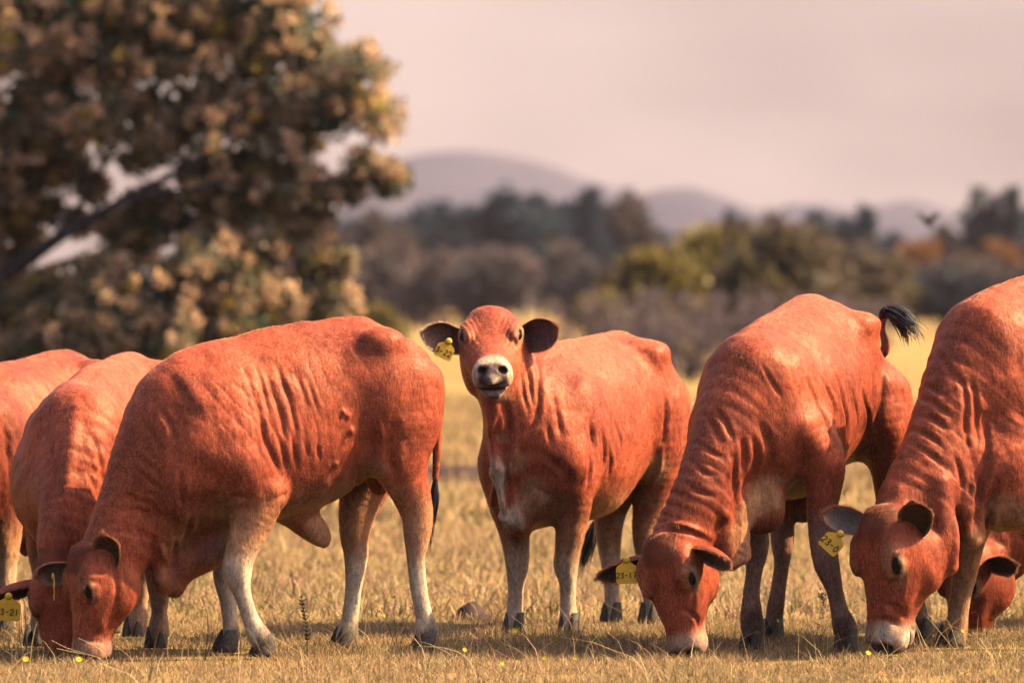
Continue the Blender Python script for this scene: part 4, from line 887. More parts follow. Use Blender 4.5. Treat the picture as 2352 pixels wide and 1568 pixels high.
def gz(x, y):
    p = np.stack([np.asarray(x, float) * .9, np.asarray(y, float) * .9, np.zeros(len(np.atleast_1d(x)))], 1)
    amp = .02 + .10 * sm(8, 60, np.asarray(y, float))
    return amp * fbm(p * np.where(np.asarray(y)[:, None] > 8, .35, 1.0), 40) - .012
gx = np.concatenate([-np.geomspace(1500, 9, 26), np.linspace(-8, 8, 90), np.geomspace(9, 1500, 26)])
gy = np.concatenate([[-60, -30, -15, -8], np.linspace(-5, 9, 90), np.geomspace(9.5, 3300, 70)])
GX, GY = np.meshgrid(gx, gy); gv = np.stack([GX.ravel(), GY.ravel(), gz(GX.ravel(), GY.ravel())], 1)
nx, ny = len(gx), len(gy); ii = (np.arange(ny - 1)[:, None] * nx + np.arange(nx - 1)[None, :]).ravel()
tag(mesh_obj('ground', gv, np.stack([ii, ii + 1, ii + nx + 1, ii + nx], 1), M['ground']), 'dry golden pasture stretching to the tree line', kind='structure')

def mat_hill():
    k = N('hill_scrub'); g = k.n('NewGeometry')
    a = k.n('TexNoise', Scale=.02, Detail=6.0, Roughness=.6); k.l(g.outputs['Position'], a.inputs[0])
    return k.set(Base_Color=k.ramp(a.outputs[0], [(.3, (.030, .030, .055)), (.7, (.075, .062, .085))]), Roughness=.95, Specular_IOR_Level=.1)
M['hill'] = mat_hill()
def hill(prof, D, depth, seed):
    prof = np.array(prof, float); us = np.linspace(prof[0, 0], prof[-1, 0], 120); cp = catmull(prof, 12); vs = np.interp(us, cp[:, 0], cp[:, 1])
    X = (us - 1176) * D / F; Hh = np.maximum((VH - vs) * D / F, -4); ys = np.linspace(-1, 1, 41); V = []
    for yy in ys:
        bell = math.cos(yy * math.pi / 2) ** 1.3
        xs = X * (1 + .0 * yy); n = fbm(np.stack([xs * .01, np.full_like(xs, yy * depth * .01), xs * 0], 1), seed)
        V.append(np.stack([xs, np.full_like(xs, D - D0 + yy * depth), (Hh + 2) * bell * (1 + .12 * n * abs(yy) ** .5) - 4], 1))
    V = np.concatenate(V); nx_ = len(us); k = (np.arange(40)[:, None] * nx_ + np.arange(nx_ - 1)[None, :]).ravel()
    o = mesh_obj('hill', V, np.stack([k, k + 1, k + nx_ + 1, k + nx_], 1), M['hill']); tag(o, kind='structure'); return o
hill([(300, 690), (550, 560), (750, 480), (850, 400), (930, 348), (1040, 333), (1150, 343), (1250, 362), (1340, 396), (1430, 425), (1550, 470), (1700, 560), (1850, 690)], 2500, 500, 3)
hill([(1250, 690), (1380, 500), (1470, 430), (1575, 412), (1650, 432), (1730, 462), (1830, 480), (1990, 560), (2150, 690)], 2200, 420, 5)
hill([(1650, 690), (1770, 480), (1870, 456), (1960, 468), (2080, 446), (2180, 474), (2260, 500), (2400, 510), (2700, 560), (2900, 690)], 2650, 420, 9)

# ------------------------------------------------------------------ foliage
def mat_leaf(name, rough=.6):
    k = N(name); ca = k.attr('coat')
    tr = k.n('BsdfTranslucent'); k.l(ca.outputs['Color'], tr.inputs[0]); k.set(Base_Color=ca.outputs['Color'], Roughness=rough, Specular_IOR_Level=.25)
    mx = k.n('MixShader'); mx.inputs[0].default_value = .38; k.l(k.b.outputs[0], mx.inputs[1]); k.l(tr.outputs[0], mx.inputs[2]); k.l(mx.outputs[0], k.out.inputs[0])
    return k.m
M['leaf'] = mat_leaf('leaf'); M['blade'] = mat_leaf('grass_blade', .7)
M['bark'] = mat_plain('bark', (.06, .045, .04), .9, .1, 12, .5, .03)
M['twig'] = mat_plain('grey_twig', (.24, .19, .19), .9, .1, 12, .3, .01)
def leaf_cloud(cent, rad, n_per, size, cols, rg, flat=1.0, up=.4):
    """leaf-sized rhombic faces around cluster centres; cols (n_clusters,3)"""
    cent = np.repeat(cent, n_per, 0); rad = np.repeat(rad, n_per); col = np.repeat(cols, n_per, 0); n = len(cent)
    d = rg.normal(size=(n, 3)); d /= np.linalg.norm(d, axis=1)[:, None]; d[:, 2] *= flat
    p = cent + d * (rad * rg.random(n) ** .45)[:, None]
    ax = d + rg.normal(size=(n, 3)) * .6; ax[:, 2] += up; ax /= np.linalg.norm(ax, axis=1)[:, None]
    sd = np.cross(ax, rg.normal(size=(n, 3))); sd /= np.linalg.norm(sd, axis=1)[:, None] + 1e-9
    s = (size * rg.uniform(.7, 1.35, n))[:, None]
    V = np.stack([p, p + ax * s * .5 + sd * s * .28, p + ax * s, p + ax * s * .5 - sd * s * .28], 1).reshape(-1, 3)
    col = col * rg.uniform(.7, 1.3, (n, 1)); return V, np.arange(4 * n).reshape(-1, 4), np.repeat(col, 4, 0)
def limb(pts, name, parent, mat=None, seg=9):
    S = catmull(np.array(pts, float), 6); V = []; tan = np.gradient(S[:, :3], axis=0); tan /= np.linalg.norm(tan, axis=1)[:, None] + 1e-9
    for i in range(len(S)):
        b = np.cross(tan[i], (.3, .8, .1)); b /= np.linalg.norm(b); c = np.cross(tan[i], b)
        for k in range(seg):
            an = 2 * math.pi * k / seg; V.append(S[i, :3] + (b * math.cos(an) + c * math.sin(an)) * max(S[i, 3], .004) * (1 + .12 * math.sin(3 * an + i)))
    Fc = [(i * seg + k, i * seg + (k + 1) % seg, (i + 1) * seg + (k + 1) % seg, (i + 1) * seg + k) for i in range(len(S) - 1) for k in range(seg)]
    return mesh_obj(name, V, np.array(Fc), mat or M['bark'], parent)

# the big tree at the left
rg = np.random.default_rng(21)
YT = 38.0; pxm = (YT + D0) / F
tb = at(-170, 690, YT); tree = empty('broadleaf_tree', (tb[0], YT, 0))
tag(tree, 'large leafy tree with sunlit bronze clumps filling the upper left', 'tree')
def tl(u, v, dy=0.0):
    p = at(u, v, YT + dy); return [p[0] - tb[0], dy, p[2]]
limb([[0, 0, -.2, .55], [0, 0, .6, .42], [.05, 0, 1.4, .36], [.0, .1, 2.6, .30], [-.1, .3, 4.2, .2]], 'trunk', tree)
for pts in ([(-160, 760, .2, .26), (0, 640, 0, .16), (120, 555, -.2, .12), (280, 462, -.3, .085), (430, 385, -.4, .05), (600, 300, -.5, .03)],
            [(-160, 800, .2, .2), (30, 655, .4, .10), (200, 590, .5, .07), (380, 560, .6, .05), (560, 520, .6, .03)],
            [(-165, 560, .0, .22), (-20, 330, .2, .13), (140, 180, .3, .09), (330, 70, .4, .05)],
            [(280, 462, -.3, .06), (420, 440, -.5, .045), (600, 410, -.5, .03), (800, 420, -.5, .02)],
            [(120, 555, -.2, .07), (230, 400, .0, .05), (300, 250, .1, .04), (420, 150, .2, .03)],
            [(430, 385, -.4, .045), (600, 250, -.4, .035), (760, 210, -.4, .02), (860, 160, -.4, .012)]):
    limb([tl(u, v, dy) + [r * .62] for u, v, dy, r in pts], 'limb', tree)
LOBES = [(640, 40, 125, 0), (700, 120, 60, 0), (520, 150, 150, .3), (360, 80, 190, .3), (150, 90, 190, .3), (-40, 170, 190, .2), (200, 260, 130, 0), (60, 330, 120, .2), (820, 170, 72, -.3), (862, 270, 62, -.3), (780, 260, 60, -.3),
         (700, 240, 80, 0), (640, 330, 95, 0), (500, 300, 110, 0), (360, 330, 85, .2), (560, 440, 90, 0), (470, 430, 60, 0), (690, 440, 70, -.2), (885, 405, 42, -.3), (835, 385, 35, -.3), (790, 440, 38, -.3), (640, 520, 60, 0), (720, 520, 45, -.2),
         (60, 440, 55, .2), (150, 395, 55, .2), (210, 440, 32, .3), (110, 480, 28, .4), (60, 540, 30, .5), (180, 520, 26, .4), (20, 600, 40, .5), (262, 520, 38, .1), (330, 470, 40, .1), (20, 500, 40, .3), (500, 520, 70, 0), (400, 505, 50, .1), (310, 565, 45, .2), (600, 585, 75, -.3), (250, 640, 70, -.4), (150, 690, 75, -.3), (50, 700, 80, .2), (480, 620, 95, -.6), (380, 690, 105, -.7), (560, 680, 95, -.7), (270, 740, 110, -.7), (650, 700, 80, -.6), (740, 610, 42, -.5), (782, 605, 26, -.5), (760, 705, 60, -.5), (160, 790, 100, -.6), (400, 790, 130, -.7), (560, 780, 110, -.7), (680, 790, 90, -.6), (20, 760, 120, .5), (60, 840, 140, .4), (-60, 640, 120, .8), (-120, 400, 200, .4), (-140, 60, 220, .5), (300, -60, 200, .3), (560, -90, 180, .2), (0, -60, 200, .4)]
cc, cr_, ck = [], [], []
for (u, v, r, dy) in LOBES:
    n = int(10 + r * r / 300)
    for _ in range(n):
        d = rg.normal(size=3); d /= np.linalg.norm(d); q_ = rg.random() ** .35
        c = np.array(tl(u, v, dy)) + d * r * pxm * q_ * np.array([1, 1.5, .92])
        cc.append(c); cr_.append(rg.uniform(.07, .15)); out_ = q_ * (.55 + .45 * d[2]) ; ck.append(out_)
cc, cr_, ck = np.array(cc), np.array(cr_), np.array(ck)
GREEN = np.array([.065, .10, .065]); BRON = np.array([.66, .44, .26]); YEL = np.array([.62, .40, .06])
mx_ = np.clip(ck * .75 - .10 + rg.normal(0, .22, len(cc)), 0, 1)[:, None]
cols = GREEN * (1 - mx_) + BRON * mx_  # darker green inside, bronze outward and up: crown shade put into leaf colour
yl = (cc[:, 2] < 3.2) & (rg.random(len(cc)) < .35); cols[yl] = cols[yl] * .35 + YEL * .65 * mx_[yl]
tips, tcol = [], []
for (u, v, r, dy) in LOBES:
    for _ in range(int(4 + r * r / 620)):
        d = rg.normal(size=3); d /= np.linalg.norm(d)
        if d @ np.array([.45, -.65, .6]) < .05: d = -d  # pale tips kept to sunward, near side: sunlight put into the leaf colour
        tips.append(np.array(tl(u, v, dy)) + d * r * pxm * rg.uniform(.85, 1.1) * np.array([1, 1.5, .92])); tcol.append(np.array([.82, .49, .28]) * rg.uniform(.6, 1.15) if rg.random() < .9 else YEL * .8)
tips = np.array(tips); lowt = tips[:, 2] < 3.0
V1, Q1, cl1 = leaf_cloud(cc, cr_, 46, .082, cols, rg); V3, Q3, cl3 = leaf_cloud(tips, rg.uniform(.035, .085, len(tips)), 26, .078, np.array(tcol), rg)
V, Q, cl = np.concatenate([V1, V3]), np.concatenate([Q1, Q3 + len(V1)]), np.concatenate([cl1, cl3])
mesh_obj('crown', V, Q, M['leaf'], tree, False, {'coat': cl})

# far trees and bushes
def far_tree(name, label, u, vt, wpx, D, c1, c2, seed, cat='tree', cone=0.0, vb=None, n_cl=150, group='trees and bushes along the far edge of the pasture', trunk=True, size=None):
    rg = np.random.default_rng(seed); px = D / F; gy_ = D - D0
    x = (u - 1176) * px; H = HC - (vt - VH) * px; wd = wpx * px * .62; zb = .06 * H if vb is None else max(.0, HC - (vb - VH) * px)
    root = tag(empty(name, (x, gy_, -.05)), label, cat, group)
    n = n_cl; cc = []
    nl = 7; lob = [(rg.uniform(-.6, .6), rg.uniform(-.6, .6), rg.uniform(.25, .8), rg.uniform(.35, .6)) for _ in range(nl)] + [(0, 0, .75, .45), (rg.uniform(-.2, .2), 0, .9, .22)]
    for i in range(n):
        l_ = lob[rg.integers(len(lob))]; d = rg.normal(size=3); d /= np.linalg.norm(d); q_ = rg.random() ** .4 * l_[3]
        p = np.array([l_[0] + d[0] * q_, l_[1] + d[1] * q_, l_[2] + d[2] * q_ * .55])
        if cone: p[:2] *= max(.12, 1 - cone * max(0, p[2]))
        cc.append([p[0] * wd, p[1] * wd, zb + np.clip(p[2], 0.02, 1.03) * (H - zb)])
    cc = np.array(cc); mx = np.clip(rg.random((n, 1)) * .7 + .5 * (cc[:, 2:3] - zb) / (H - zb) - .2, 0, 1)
    s = size or max(.09, .17 * wd)
    V, Q, cl = leaf_cloud(cc, rg.uniform(.6, 1.2, n) * max(.22, .22 * wd), 26, s, np.array(c1) * (1 - mx) + np.array(c2) * mx, rg)
    mesh_obj('crown', V, Q, M['leaf'], root, False, {'coat': cl})
    if trunk:
        limb([[0, 0, -.1, .05 * wd + .05], [rg.uniform(-.1, .1), 0, .5 * H, .035 * wd + .04], [rg.uniform(-.2, .2), .1, .9 * H, .02]], 'trunk', root, seg=6)
    return root
DG1, DG2 = (.015, .026, .046), (.036, .058, .082); BR1, BR2 = (.04, .04, .045), (.15, .10, .08); OR1, OR2 = (.10, .05, .02), (.36, .14, .04)
YG1, YG2 = (.085, .07, .025), (.26, .18, .05); GP1, GP2 = (.075, .052, .062), (.20, .135, .135)
ft = [('hazy tree in the far line just right of the big leafy tree', 860, 498, 150, 340, DG1, BR2), ('broad dark tree in the far line under the highest hill', 985, 478, 170, 345, DG1, DG2),
      ('dark tree standing above the ears of the looking cow', 1145, 448, 150, 330, DG1, DG2), ('rounded brownish tree between two dark ones in the far line', 1245, 455, 150, 335, BR1, DG2),
      ('pointed tallest tree of the dark far clump', 1352, 432, 120, 325, DG1, DG2), ('dark round tree at the right end of the far clump', 1445, 455, 140, 330, DG1, BR2),
      ('small dark tree below the second hill', 1665, 495, 110, 340, DG1, DG2), ('low brownish tree right of the second hill', 1775, 500, 140, 345, BR1, BR2),
      ('faint pale tree in the dip between hills', 1880, 488, 110, 380, BR1, DG2), ('slim round-headed tree in the far line', 1985, 472, 90, 330, DG1, DG2),
      ('hazy small tree below the bird', 2165, 520, 100, 380, DG1, BR2)]
for i, (lb, u, vt, wp, D, c1, c2) in enumerate(ft): far_tree('distant_tree', lb, u, vt, wp, D, c1, c2, 100 + i)
for i, (u, vt, wp) in enumerate([(800, 520, 150), (930, 515, 170), (1070, 500, 170), (1200, 490, 160), (1300, 480, 160), (1400, 490, 150), (1480, 520, 110), (1590, 545, 120), (1720, 520, 150), (1840, 520, 150), (1930, 510, 130), (2060, 545, 130), (2230, 540, 130)]):
    far_tree('distant_tree', 'dark bluish tree in the unbroken back row of the far tree line', u, vt, wp, 390, DG1, DG2, 130 + i)
for i, (lb, u, vt, wp) in enumerate([('left spire of the tall dark conifers by the right edge', 2250, 446, 105), ('middle spire of the tall dark conifers by the right edge', 2290, 456, 105), ('right spire of the tall dark conifers by the right edge', 2326, 434, 110)]):
    far_tree('conifer', lb, u, vt, wp, 300, DG1, (.035, .055, .06), 150 + i, cone=.35, n_cl=130)
far_tree('distant_tree', 'dark tree cut by the right edge behind the conifers', 2372, 480, 110, 310, DG1, DG2, 160)
bu = [('purplish brush at the foot of the far trees beside the big tree', 900, 585, 260, 300, GP1, BR2), ('brown brush behind the left ear of the looking cow', 1040, 600, 240, 290, GP1, BR2), ('dusky brush right behind the looking cow', 1180, 590, 240, 285, BR1, GP2),
      ('dark brush under the pointed tree', 1330, 585, 230, 280, DG1, BR2), ('tawny bush at the end of the dark far clump', 1470, 590, 150, 270, BR1, OR2),
      ('dim green brush above the tail switch', 2010, 580, 200, 260, DG1, BR2), ('orange bush under the bird', 2100, 562, 130, 255, OR1, OR2), ('orange bush under the conifers', 2300, 560, 130, 250, OR1, OR2), ('dark brush between the orange bushes', 2205, 590, 160, 245, DG1, BR2), ('dark brush along the right edge', 2345, 620, 150, 235, DG1, BR2), ('dark green brush above the right cow back', 2190, 650, 220, 230, DG1, BR1)]
for i, (lb, u, vt, wp, D, c1, c2) in enumerate(bu): far_tree('far_bush', lb, u, vt, wp, D, c1, c2, 200 + i, cat='bush', vb=760, trunk=False, n_cl=90)
nb = [('yellow-green bush rising left of the dip in the hills', 1470, 600, 290, 118, YG1, YG2), ('tall yellow-green bush above the grazing cow', 1640, 552, 340, 122, YG1, YG2), ('olive bush left of the tail switch', 1795, 552, 310, 120, YG1, BR2), ('low green bush beside the tail switch', 1945, 590, 260, 125, YG1, BR2), ('small green bush right of the looking cow ear', 1400, 680, 120, 112, YG1, YG2), ('sunlit yellow bush behind the side-on cow rump', 880, 715, 120, 110, YG1, YG2)]
for i, (lb, u, vt, wp, D, c1, c2) in enumerate(nb): far_tree('thicket_bush', lb, u, vt, wp, D, c1, c2, 300 + i, cat='bush', vb=800, trunk=False, n_cl=110, group='bushes of the thicket in mid distance')
def twiggy(label, u, vt, wpx, D, seed):
    rg = np.random.default_rng(seed); px = D / F; x = (u - 1176) * px; H = HC - (vt - VH) * px; wd = wpx * px * .5
    root = tag(empty('twiggy_shrub', (x, D - D0, -.05)), label, 'shrub', 'grey twiggy shrubs under the thicket')
    cc = np.stack([rg.uniform(-1, 1, 90) * wd, rg.uniform(-.6, .6, 90) * wd, rg.uniform(.05, 1, 90) * H], 1); cc[:, :2] *= (.5 + .5 * np.sqrt(cc[:, 2:3] / H))
    mx = rg.random((90, 1)); V, Q, cl = leaf_cloud(cc, np.full(90, .16), 22, .075, np.array(GP1) * (1 - mx) + np.array(GP2) * mx, rg, up=.8)
    mesh_obj('crown', V, Q, M['leaf'], root, False, {'coat': cl})
    for k in range(9):
        an = rg.uniform(0, 6.28); e = np.array([math.cos(an) * wd * .8, math.sin(an) * wd * .5, H * rg.uniform(.7, 1.0)])
        limb([[0, 0, 0, .03], list(e * .5 + rg.normal(0, .08, 3)) + [.018], list(e) + [.005]], 'stem', root, M['twig'], seg=5)
for i, (lb, u, vt, wp) in enumerate([('grey twiggy shrub just right of the looking cow ear', 1365, 700, 200), ('grey twiggy shrub above the looking cow back', 1470, 675, 230), ('tall grey shrub between the looking cow and the tail-raising one', 1585, 668, 230), ('grey shrub behind the withers of the tail-raising cow', 1700, 670, 230), ('grey shrub hidden low behind the tail-raising cow rump', 1830, 680, 230), ('low purplish shrub right behind the looking cow rump', 1530, 730, 240), ('dim shrub at the foot of the thicket beside the tail switch', 1960, 690, 200)]): twiggy(lb, u, vt, wp, 96 + 2 * i, 400 + i)

# ------------------------------------------------------------------ cattle in place
for nm, sp in SPECS.items():
    build_cow(sp)

# ------------------------------------------------------------------ grass
def blades(n, xr, yr, h0, h1, w0, seed, lean=.6, keep=None, cmul=1.0):
    rg = np.random.default_rng(seed)
    y = rg.uniform(yr[0], yr[1], n); half = (y + D0) * .092 + .25
    x = rg.uniform(-1, 1, n) * half
    P = np.stack([x * 2.3, y * 1.1, np.zeros(n)], 1); pn = fbm(P, 60); pf = fbm(P * 4.1, 61)
    pl = fbm(P * np.array([.35, .6, 1]), 63); keep = rg.random(n) < np.clip(.62 + .6 * pf + .3 * pn + .35 * pl, .10, 1); x, y, pn, pf, pl = x[keep], y[keep], pn[keep], pf[keep], pl[keep]; n = len(x)
    h = (h0 + (h1 - h0) * rg.random(n) ** 2.2) * np.clip(1 + .55 * pn + .3 * pf, .45, 1.7)
    an = rg.uniform(0, 2 * math.pi, n); ld = np.stack([np.cos(an), np.sin(an)], 1) * (rg.random(n) ** .8 * lean * 1.6 * h)[:, None]
    wa = rg.uniform(0, math.pi, n); wv = np.stack([np.cos(wa), np.sin(wa)], 1) * (w0 * rg.uniform(.6, 1.4, n))[:, None]
    z0 = gz(x, y) - .004; b = np.stack([x, y], 1); V = np.zeros((n, 7, 3))
    for k, (s, ws) in enumerate(((0, 1), (.4, .85), (.75, .55))):
        c = b + ld * (s ** 1.8); zz = z0 + h * (s - .22 * s * s * np.minimum(1, np.linalg.norm(ld, axis=1) / h))
        V[:, 2 * k, :2] = c - wv * ws; V[:, 2 * k + 1, :2] = c + wv * ws; V[:, 2 * k, 2] = zz; V[:, 2 * k + 1, 2] = zz
    V[:, 6, :2] = b + ld; V[:, 6, 2] = z0 + h * (1 - .25 * np.minimum(1, np.linalg.norm(ld, axis=1) / h))
    base = np.arange(n)[:, None] * 7; T = np.array([[0, 1, 3], [0, 3, 2], [2, 3, 5], [2, 5, 4], [4, 5, 6]])
    Fc = (base[:, :, None] + T[None]).reshape(-1, 3)
    pal = np.array([[.62, .38, .18], [.55, .31, .135], [.72, .50, .27], [.30, .15, .10], [.18, .155, .06], [.32, .24, .09], [.46, .23, .16]])
    pr = np.stack([np.full(n, 1.0), np.full(n, 1.0), .5 + .3 * pf, .45 - .3 * pn, .45 + 1.4 * np.clip(pn - pl, 0, 1.5), .4 + .9 * np.clip(pn - pl, 0, 1.5), np.full(n, .35)], 1); pr = np.clip(pr, .02, None); pr /= pr.sum(1, keepdims=True)
    ci = (pr.cumsum(1) > rg.random((n, 1))).argmax(1); col = pal[ci] * rg.uniform(.60, 1.02, (n, 1)) * (1 + .28 * pl[:, None] + .18 * pn[:, None]) * cmul
    return V.reshape(-1, 3), Fc, np.repeat(col, 7, 0)
for nm, lb, args in (('grass', 'short dry grass the cattle stand in', (230000, 0, (-1.95, 2.6), .013, .052, .0016, 71)), ('grass', 'dry grass behind the cattle', (60000, 0, (2.6, 13), .04, .12, .004, 72)), ('grass', 'blurred pasture grass farther back', (45000, 0, (13, 60), .07, .2, .010, 73)), ('grass', 'long bent straw blades among the short grass', (1500, 0, (-1.9, 2.5), .10, .24, .0018, 74))):
    V, Fc, cl = blades(*args, lean=1.1 if args[0] < 5000 else .7)
    tag(mesh_obj(nm, V, Fc, M['blade'], None, False, {'coat': cl}), lb, kind='stuff')

# ------------------------------------------------------------------ weeds, flowers, mounds, bird
M['stem'] = mat_plain('dry_stem', (.20, .12, .07), .8, .2); M['weed'] = mat_plain('dark_weed', (.06, .05, .035), .8, .2); M['straw'] = mat_plain('straw', (.55, .38, .19), .7, .2)
M['petal'] = mat_plain('yellow_petal', (.85, .52, .02), .6, .2); M['soil'] = mat_plain('dark_soil', (.055, .032, .028), .95, .05, 9, .5, .03); M['seed'] = mat_plain('pale_seed', (.8, .66, .45), .35, .5)
def tubep(P, r0, r1, seg=5):
    P = catmull(np.array(P, float), 5); T = np.gradient(P, axis=0); T /= np.linalg.norm(T, axis=1)[:, None] + 1e-9; V, Fc = [], []
    for i, (p_, t_) in enumerate(zip(P, T)):
        b = np.cross(t_, (.31, .9, .2)); b /= np.linalg.norm(b); c = np.cross(t_, b); r = r0 + (r1 - r0) * i / (len(P) - 1)
        for k in range(seg): an = 6.2832 * k / seg; V.append(p_ + (b * math.cos(an) + c * math.sin(an)) * r)
    for i in range(len(P) - 1):
        for k in range(seg): Fc.append((i * seg + k, i * seg + (k + 1) % seg, (i + 1) * seg + (k + 1) % seg, (i + 1) * seg + k))
    return V, Fc
def gpos(u, v):
    """ground point seen at pixel"""
    D = HC * F / (v - VH); return np.array([(u - 1176) * D / F, D - D0])
def flower_parts():
    bm = bmesh.new(); npet = 9
    for k in range(npet):
        an = 6.2832 * k / npet; c, s = math.cos(an), math.sin(an); f = lambda r, w_, z: bm.verts.new((c * r - s * w_, s * r + c * w_, z))
        a, b, c2, d, e = f(.003, .002, 0), f(.003, -.002, 0), f(.011, -.0035, .003), f(.0155, 0, .002), f(.011, .0035, .003); bm.faces.new((a, b, c2, d, e))
    me = bpy.data.meshes.new('petals'); bm.to_mesh(me); bm.free(); me.materials.append(M['petal'])
    bm = bmesh.new(); bmesh.ops.create_icosphere(bm, subdivisions=1, radius=.0045); me2 = bpy.data.meshes.new('flower_centre'); bm.to_mesh(me2); bm.free(); me2.materials.append(M['petal']); return me, me2
PET, CEN = flower_parts(); rg = np.random.default_rng(5)
FL = [(1180, 1474, 1.5, 'yellow flower nearest the looking cow hoof, left of a pair'), (1214, 1468, 1.8, 'larger yellow flower of the pair below the looking cow'), (1066, 1521, 1.2, None), (1152, 1541, 1.1, None), (1250, 1540, 1.2, None), (1320, 1532, 1.3, None), (180, 1532, 1.7, None), (58, 1560, 1.7, None), (1785, 1450, 1.2, None), (1993, 1530, 1.5, None), (2210, 1470, 1.0, None), (820, 1440, 1.0, None), (1000, 1448, .9, None), (880, 1445, .9, None)]
for i, (u, v, s_, lb) in enumerate(FL):
    x, y = gpos(u, min(v + 22, 1567)); h_ = .075 + .03 * rg.random(); y = max(y, -1.75)
    root = tag(empty('wild_flower', (x, y, float(gz([x], [y])[0]))), lb or 'small yellow flower scattered in the dry grass', 'flower', 'yellow wild flowers in the grass')
    V, Fc = tubep([(0, 0, -.01), (.006, 0, h_ * .5), (.002, .004, h_)], .0011, .0009, 4); mesh_obj('stem', V, Fc, M['stem'], root)
    for me, nm in ((PET, 'petals'), (CEN, 'flower_centre')):
        o = bpy.data.objects.new(nm, me); C.objects.link(o); o.parent = root; o.location = (.002, .004, h_); o.scale = (s_ * .5,) * 3; o.rotation_euler = (.75 + .4 * rg.random(), .3 * rg.normal(), rg.random())
def weed(name, label, cat, base, tips, r0, mat, heads=0, head_r=.006, spiky=0, group=None, hm=None):
    """stalk(s) from a ground pixel base=(u,v) to tip pixels at the same depth"""
    b = gpos(*base); Y = b[1]; root = tag(empty(name, (b[0], Y, 0)), label, cat, group); z0 = float(gz([b[0]], [Y])[0])
    for tp in tips:
        P = [(0, 0, z0 - .01)] + [tuple(at(u, v, Y) - np.array([b[0], Y, 0]) + np.array([0, rg.normal() * .01, 0])) for u, v in tp]
        V, Fc = tubep(P, r0, r0 * .5); mesh_obj('stem', V, Fc, mat, root)
        e = np.array(P[-1])
        if heads:
            hv_, hf = [], []
            for k in range(heads):
                c = e + rg.normal(0, head_r * .9, 3) * np.array([1, 1, 1.4])
                b0 = len(hv_); 
                for d in ((1, 0, 0), (-1, 0, 0), (0, 1, 0), (0, -1, 0), (0, 0, 1.3), (0, 0, -1.3)): hv_.append(c + np.array(d) * head_r * .6)
                hf += [(b0 + i_, b0 + j_, b0 + k_) for i_, j_, k_ in ((0, 2, 4), (2, 1, 4), (1, 3, 4), (3, 0, 4), (2, 0, 5), (1, 2, 5), (3, 1, 5), (0, 3, 5))]
            tag(mesh_obj('seed_head', hv_, hf, hm or mat, root, False), kind='stuff')
        if spiky:
            S = catmull(np.array(P, float), 8); S = S[len(S) // 3:]; sv, sf = [], []
            for k in range(spiky):
                c = S[rg.integers(len(S))]; d = rg.normal(size=3); d[2] = abs(d[2]) * .5 + .3; d /= np.linalg.norm(d); sd = np.cross(d, (0, 1, .3)) * .0022; b0 = len(sv)
                l_ = rg.uniform(.014, .030); sv += [c - sd, c + sd, c + d * l_ * .5 + sd * .8, c + d * l_]; sf += [(b0, b0 + 1, b0 + 2), (b0, b0 + 2, b0 + 3)]
            tag(mesh_obj('leaf', sv, sf, mat, root, False), kind='stuff')
    return root
weed('thistle_stalk', 'dark spiky thistle stalk between the side-on cow front and hind legs', 'weed', (706, 1505), [[(704, 1440), (692, 1372)]], .0028, M['weed'], spiky=90)
weed('weed_stalk', 'thin branching weed left of the side-on cow hind hoof', 'weed', (915, 1490), [[(905, 1420), (908, 1370)], [(888, 1430), (872, 1400)], [(930, 1440), (945, 1395)]], .0014, M['weed'], heads=4, head_r=.005)
weed('weed_stalk', 'curled dry weed before the dewlap of the side-on cow', 'weed', (470, 1505), [[(478, 1450), (476, 1405), (470, 1398)], [(455, 1470), (445, 1455)], [(488, 1460), (492, 1440)]], .0018, M['weed'], heads=2, head_r=.005)
weed('weed_stalk', 'dark upright weed beside the head-on cow muzzle', 'weed', (62, 1520), [[(60, 1460), (56, 1380)], [(46, 1470), (44, 1420)]], .0030, M['weed'])
weed('weed_stalk', 'short bud weed right of the looking cow hind legs', 'weed', (1534, 1480), [[(1528, 1440), (1522, 1412)]], .0013, M['weed'], heads=3, head_r=.006)
weed('weed_stalk', 'slim budded weed left of the looking cow front hoof', 'weed', (1125, 1490), [[(1124, 1450), (1127, 1432)]], .0013, M['weed'], heads=4, head_r=.006)
weed('weed_stalk', 'small dark weed between the looking cow front hooves', 'weed', (1218, 1485), [[(1216, 1455), (1208, 1432)], [(1226, 1460), (1232, 1440)], [(1205, 1462), (1196, 1450)]], .0013, M['weed'], heads=2, head_r=.004)
weed('straw_stalk', 'long pale straw leaning across the right-edge cow face', 'straw', (2140, 1500), [[(2098, 1420), (2060, 1340), (2012, 1272)]], .0016, M['straw'])
weed('straw_stalk', 'bent pale straw arching by the right-edge cow hoof', 'straw', (2205, 1495), [[(2150, 1440), (2120, 1405)], [(2180, 1430), (2150, 1415)]], .0014, M['straw'])
weed('straw_stalk', 'arched straw below the side-on cow hind hoof', 'straw', (1100, 1552), [[(1070, 1510), (1020, 1488), (960, 1484)]], .0022, M['straw'])
weed('straw_stalk', 'pale straw fan in front of the side-on cow muzzle', 'straw', (250, 1525), [[(225, 1510), (160, 1490), (118, 1470)], [(235, 1512), (180, 1500), (130, 1488)], [(240, 1500), (200, 1475), (178, 1465)]], .0016, M['straw'])
weed('straw_stalk', 'upright straw blades before the tail-raising cow front hoof', 'straw', (1815, 1500), [[(1812, 1450), (1818, 1395)], [(1800, 1460), (1790, 1430)]], .0014, M['stem'])
weed('seeding_grass_stalk', 'tall glinting seed grass between the two right grazing cows', 'grass stalk', (1868, 1490), [[(1885, 1400), (1925, 1280), (1945, 1160), (1930, 1110)], [(1880, 1440), (1892, 1390), (1886, 1370)]], .0009, M['straw'], heads=9, head_r=.008, hm=M['seed'], spiky=26)
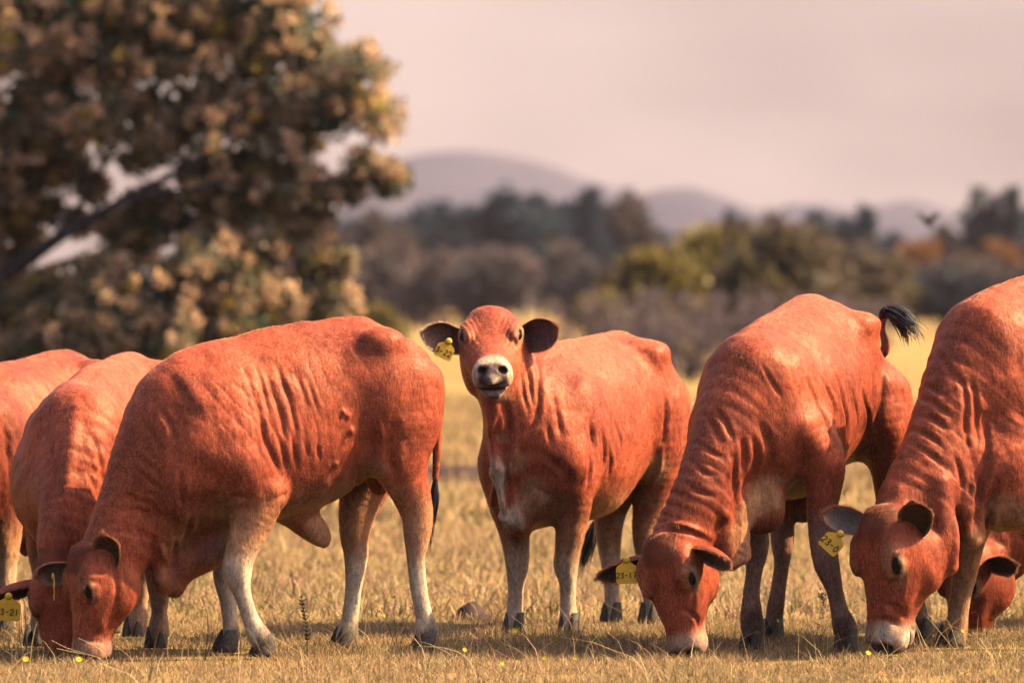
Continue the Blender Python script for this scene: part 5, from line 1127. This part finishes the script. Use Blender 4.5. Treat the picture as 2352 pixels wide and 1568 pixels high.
for i in range(26):
    u = rg.uniform(20, 2330); v = rg.uniform(1500, 1560); h_ = rg.uniform(30, 75); l_ = rg.normal() * 25
    weed('dry_grass_stalk', 'thin dry grass stalk standing above the short turf', 'grass stalk', (u, v), [[(u + l_ * .4, v - h_ * .6), (u + l_, v - h_)]], .0010, M['stem'] if i % 2 else M['straw'], heads=3 if i % 3 == 0 else 0, head_r=.004, group='thin dry stalks in the foreground grass')
def mound(name, label, cat, c, rx, ry, h_, seed, mat, kind=None):
    n, m = 40, 14; V = [(0, 0, h_)]
    for j in range(1, m + 1):
        for k in range(n):
            an = 6.2832 * k / n; r = j / m; z = h_ * (math.cos(r * math.pi) * .5 + .5); V.append((math.cos(an) * r * rx, math.sin(an) * r * ry, z))
    V = np.array(V, float); V[:, 2] += h_ * .45 * fbm(V * np.array([6 / rx * .3, 6 / ry * .3, 1]), seed) * np.clip(V[:, 2] / h_ + .15, 0, 1) - .02
    Fc = [(0, 1 + k, 1 + (k + 1) % n) for k in range(n)] + [(1 + j * n + k, 1 + (j + 1) * n + k, 1 + (j + 1) * n + (k + 1) % n, 1 + j * n + (k + 1) % n) for j in range(m - 1) for k in range(n)]
    o = mesh_obj(name, V, Fc, mat); o.location = (*c, float(gz([c[0]], [c[1]])[0])); tag(o, label, cat, kind=kind); return o
mound('dung_mound', 'low dark dung mound on the grass left of the looking cow', 'mound', gpos(1085, 1412), .14, .28, .085, 4, M['soil'])
gp = gpos(1060, 1100); mound('earth_bank', 'low dark bank of bare earth seen between the side-on and looking cows', 'bank', gp, 1.3, 1.0, .13, 8, M['soil'])
def bird():
    root = tag(empty('bird', at(2130, 508, 30)), 'small dark bird flying before the right-hand hill', 'bird'); root.scale = (.7,) * 3; root.rotation_euler = (0, 0, .9)
    limb([[-.12, 0, .08, .008], [-.06, 0, .04, .035], [.02, 0, -.015, .045], [.08, 0, -.05, .03], [.11, 0, -.065, .012]], 'body', root, M['weed'], seg=10)
    for s in (-1, 1):
        V = [(-.03, s * .03, .03), (.05, s * .03, -.02), (.04, s * .12, .05), (-.01, s * .22, .10), (-.06, s * .20, .11), (-.06, s * .10, .07)]; V = V + [(x, y, z - .008) for x, y, z in V]; m = 6
        Fc = [tuple(range(m)), tuple(range(2 * m - 1, m - 1, -1))] + [(i, m + i, m + (i + 1) % m, (i + 1) % m) for i in range(m)]; mesh_obj('wing', V, Fc, M['weed'], root, False)
    V = [(-.11, -.02, .07), (-.11, .02, .07), (-.19, .035, .11), (-.19, -.035, .11)]; V += [(x, y, z - .006) for x, y, z in V]; mesh_obj('tail', V, [(0, 1, 2, 3), (7, 6, 5, 4), (0, 4, 5, 1), (1, 5, 6, 2), (2, 6, 7, 3), (3, 7, 4, 0)], M['weed'], root, False)
bird()

# ------------------------------------------------------------------ haze
def box(name, lo, hi, mat):
    v = [(x, y, z) for x in (lo[0], hi[0]) for y in (lo[1], hi[1]) for z in (lo[2], hi[2])]
    return mesh_obj(name, v, [(0, 1, 3, 2), (4, 6, 7, 5), (0, 4, 5, 1), (2, 3, 7, 6), (0, 2, 6, 4), (1, 5, 7, 3)], mat, None, False)
hm = bpy.data.materials.new('air'); hm.use_nodes = True; hm.node_tree.nodes.clear()
o_ = hm.node_tree.nodes.new('ShaderNodeOutputMaterial'); pv = hm.node_tree.nodes.new('ShaderNodeVolumePrincipled')
pv.inputs['Color'].default_value = (.60, .54, .68, 1); pv.inputs['Density'].default_value = .00011; pv.inputs['Anisotropy'].default_value = 0.1
hm.node_tree.links.new(pv.outputs[0], o_.inputs['Volume'])
tag(box('haze', (-1600, -62, -6), (1600, 3320, 260), hm), 'thin warm haze over the far hills', kind='stuff')
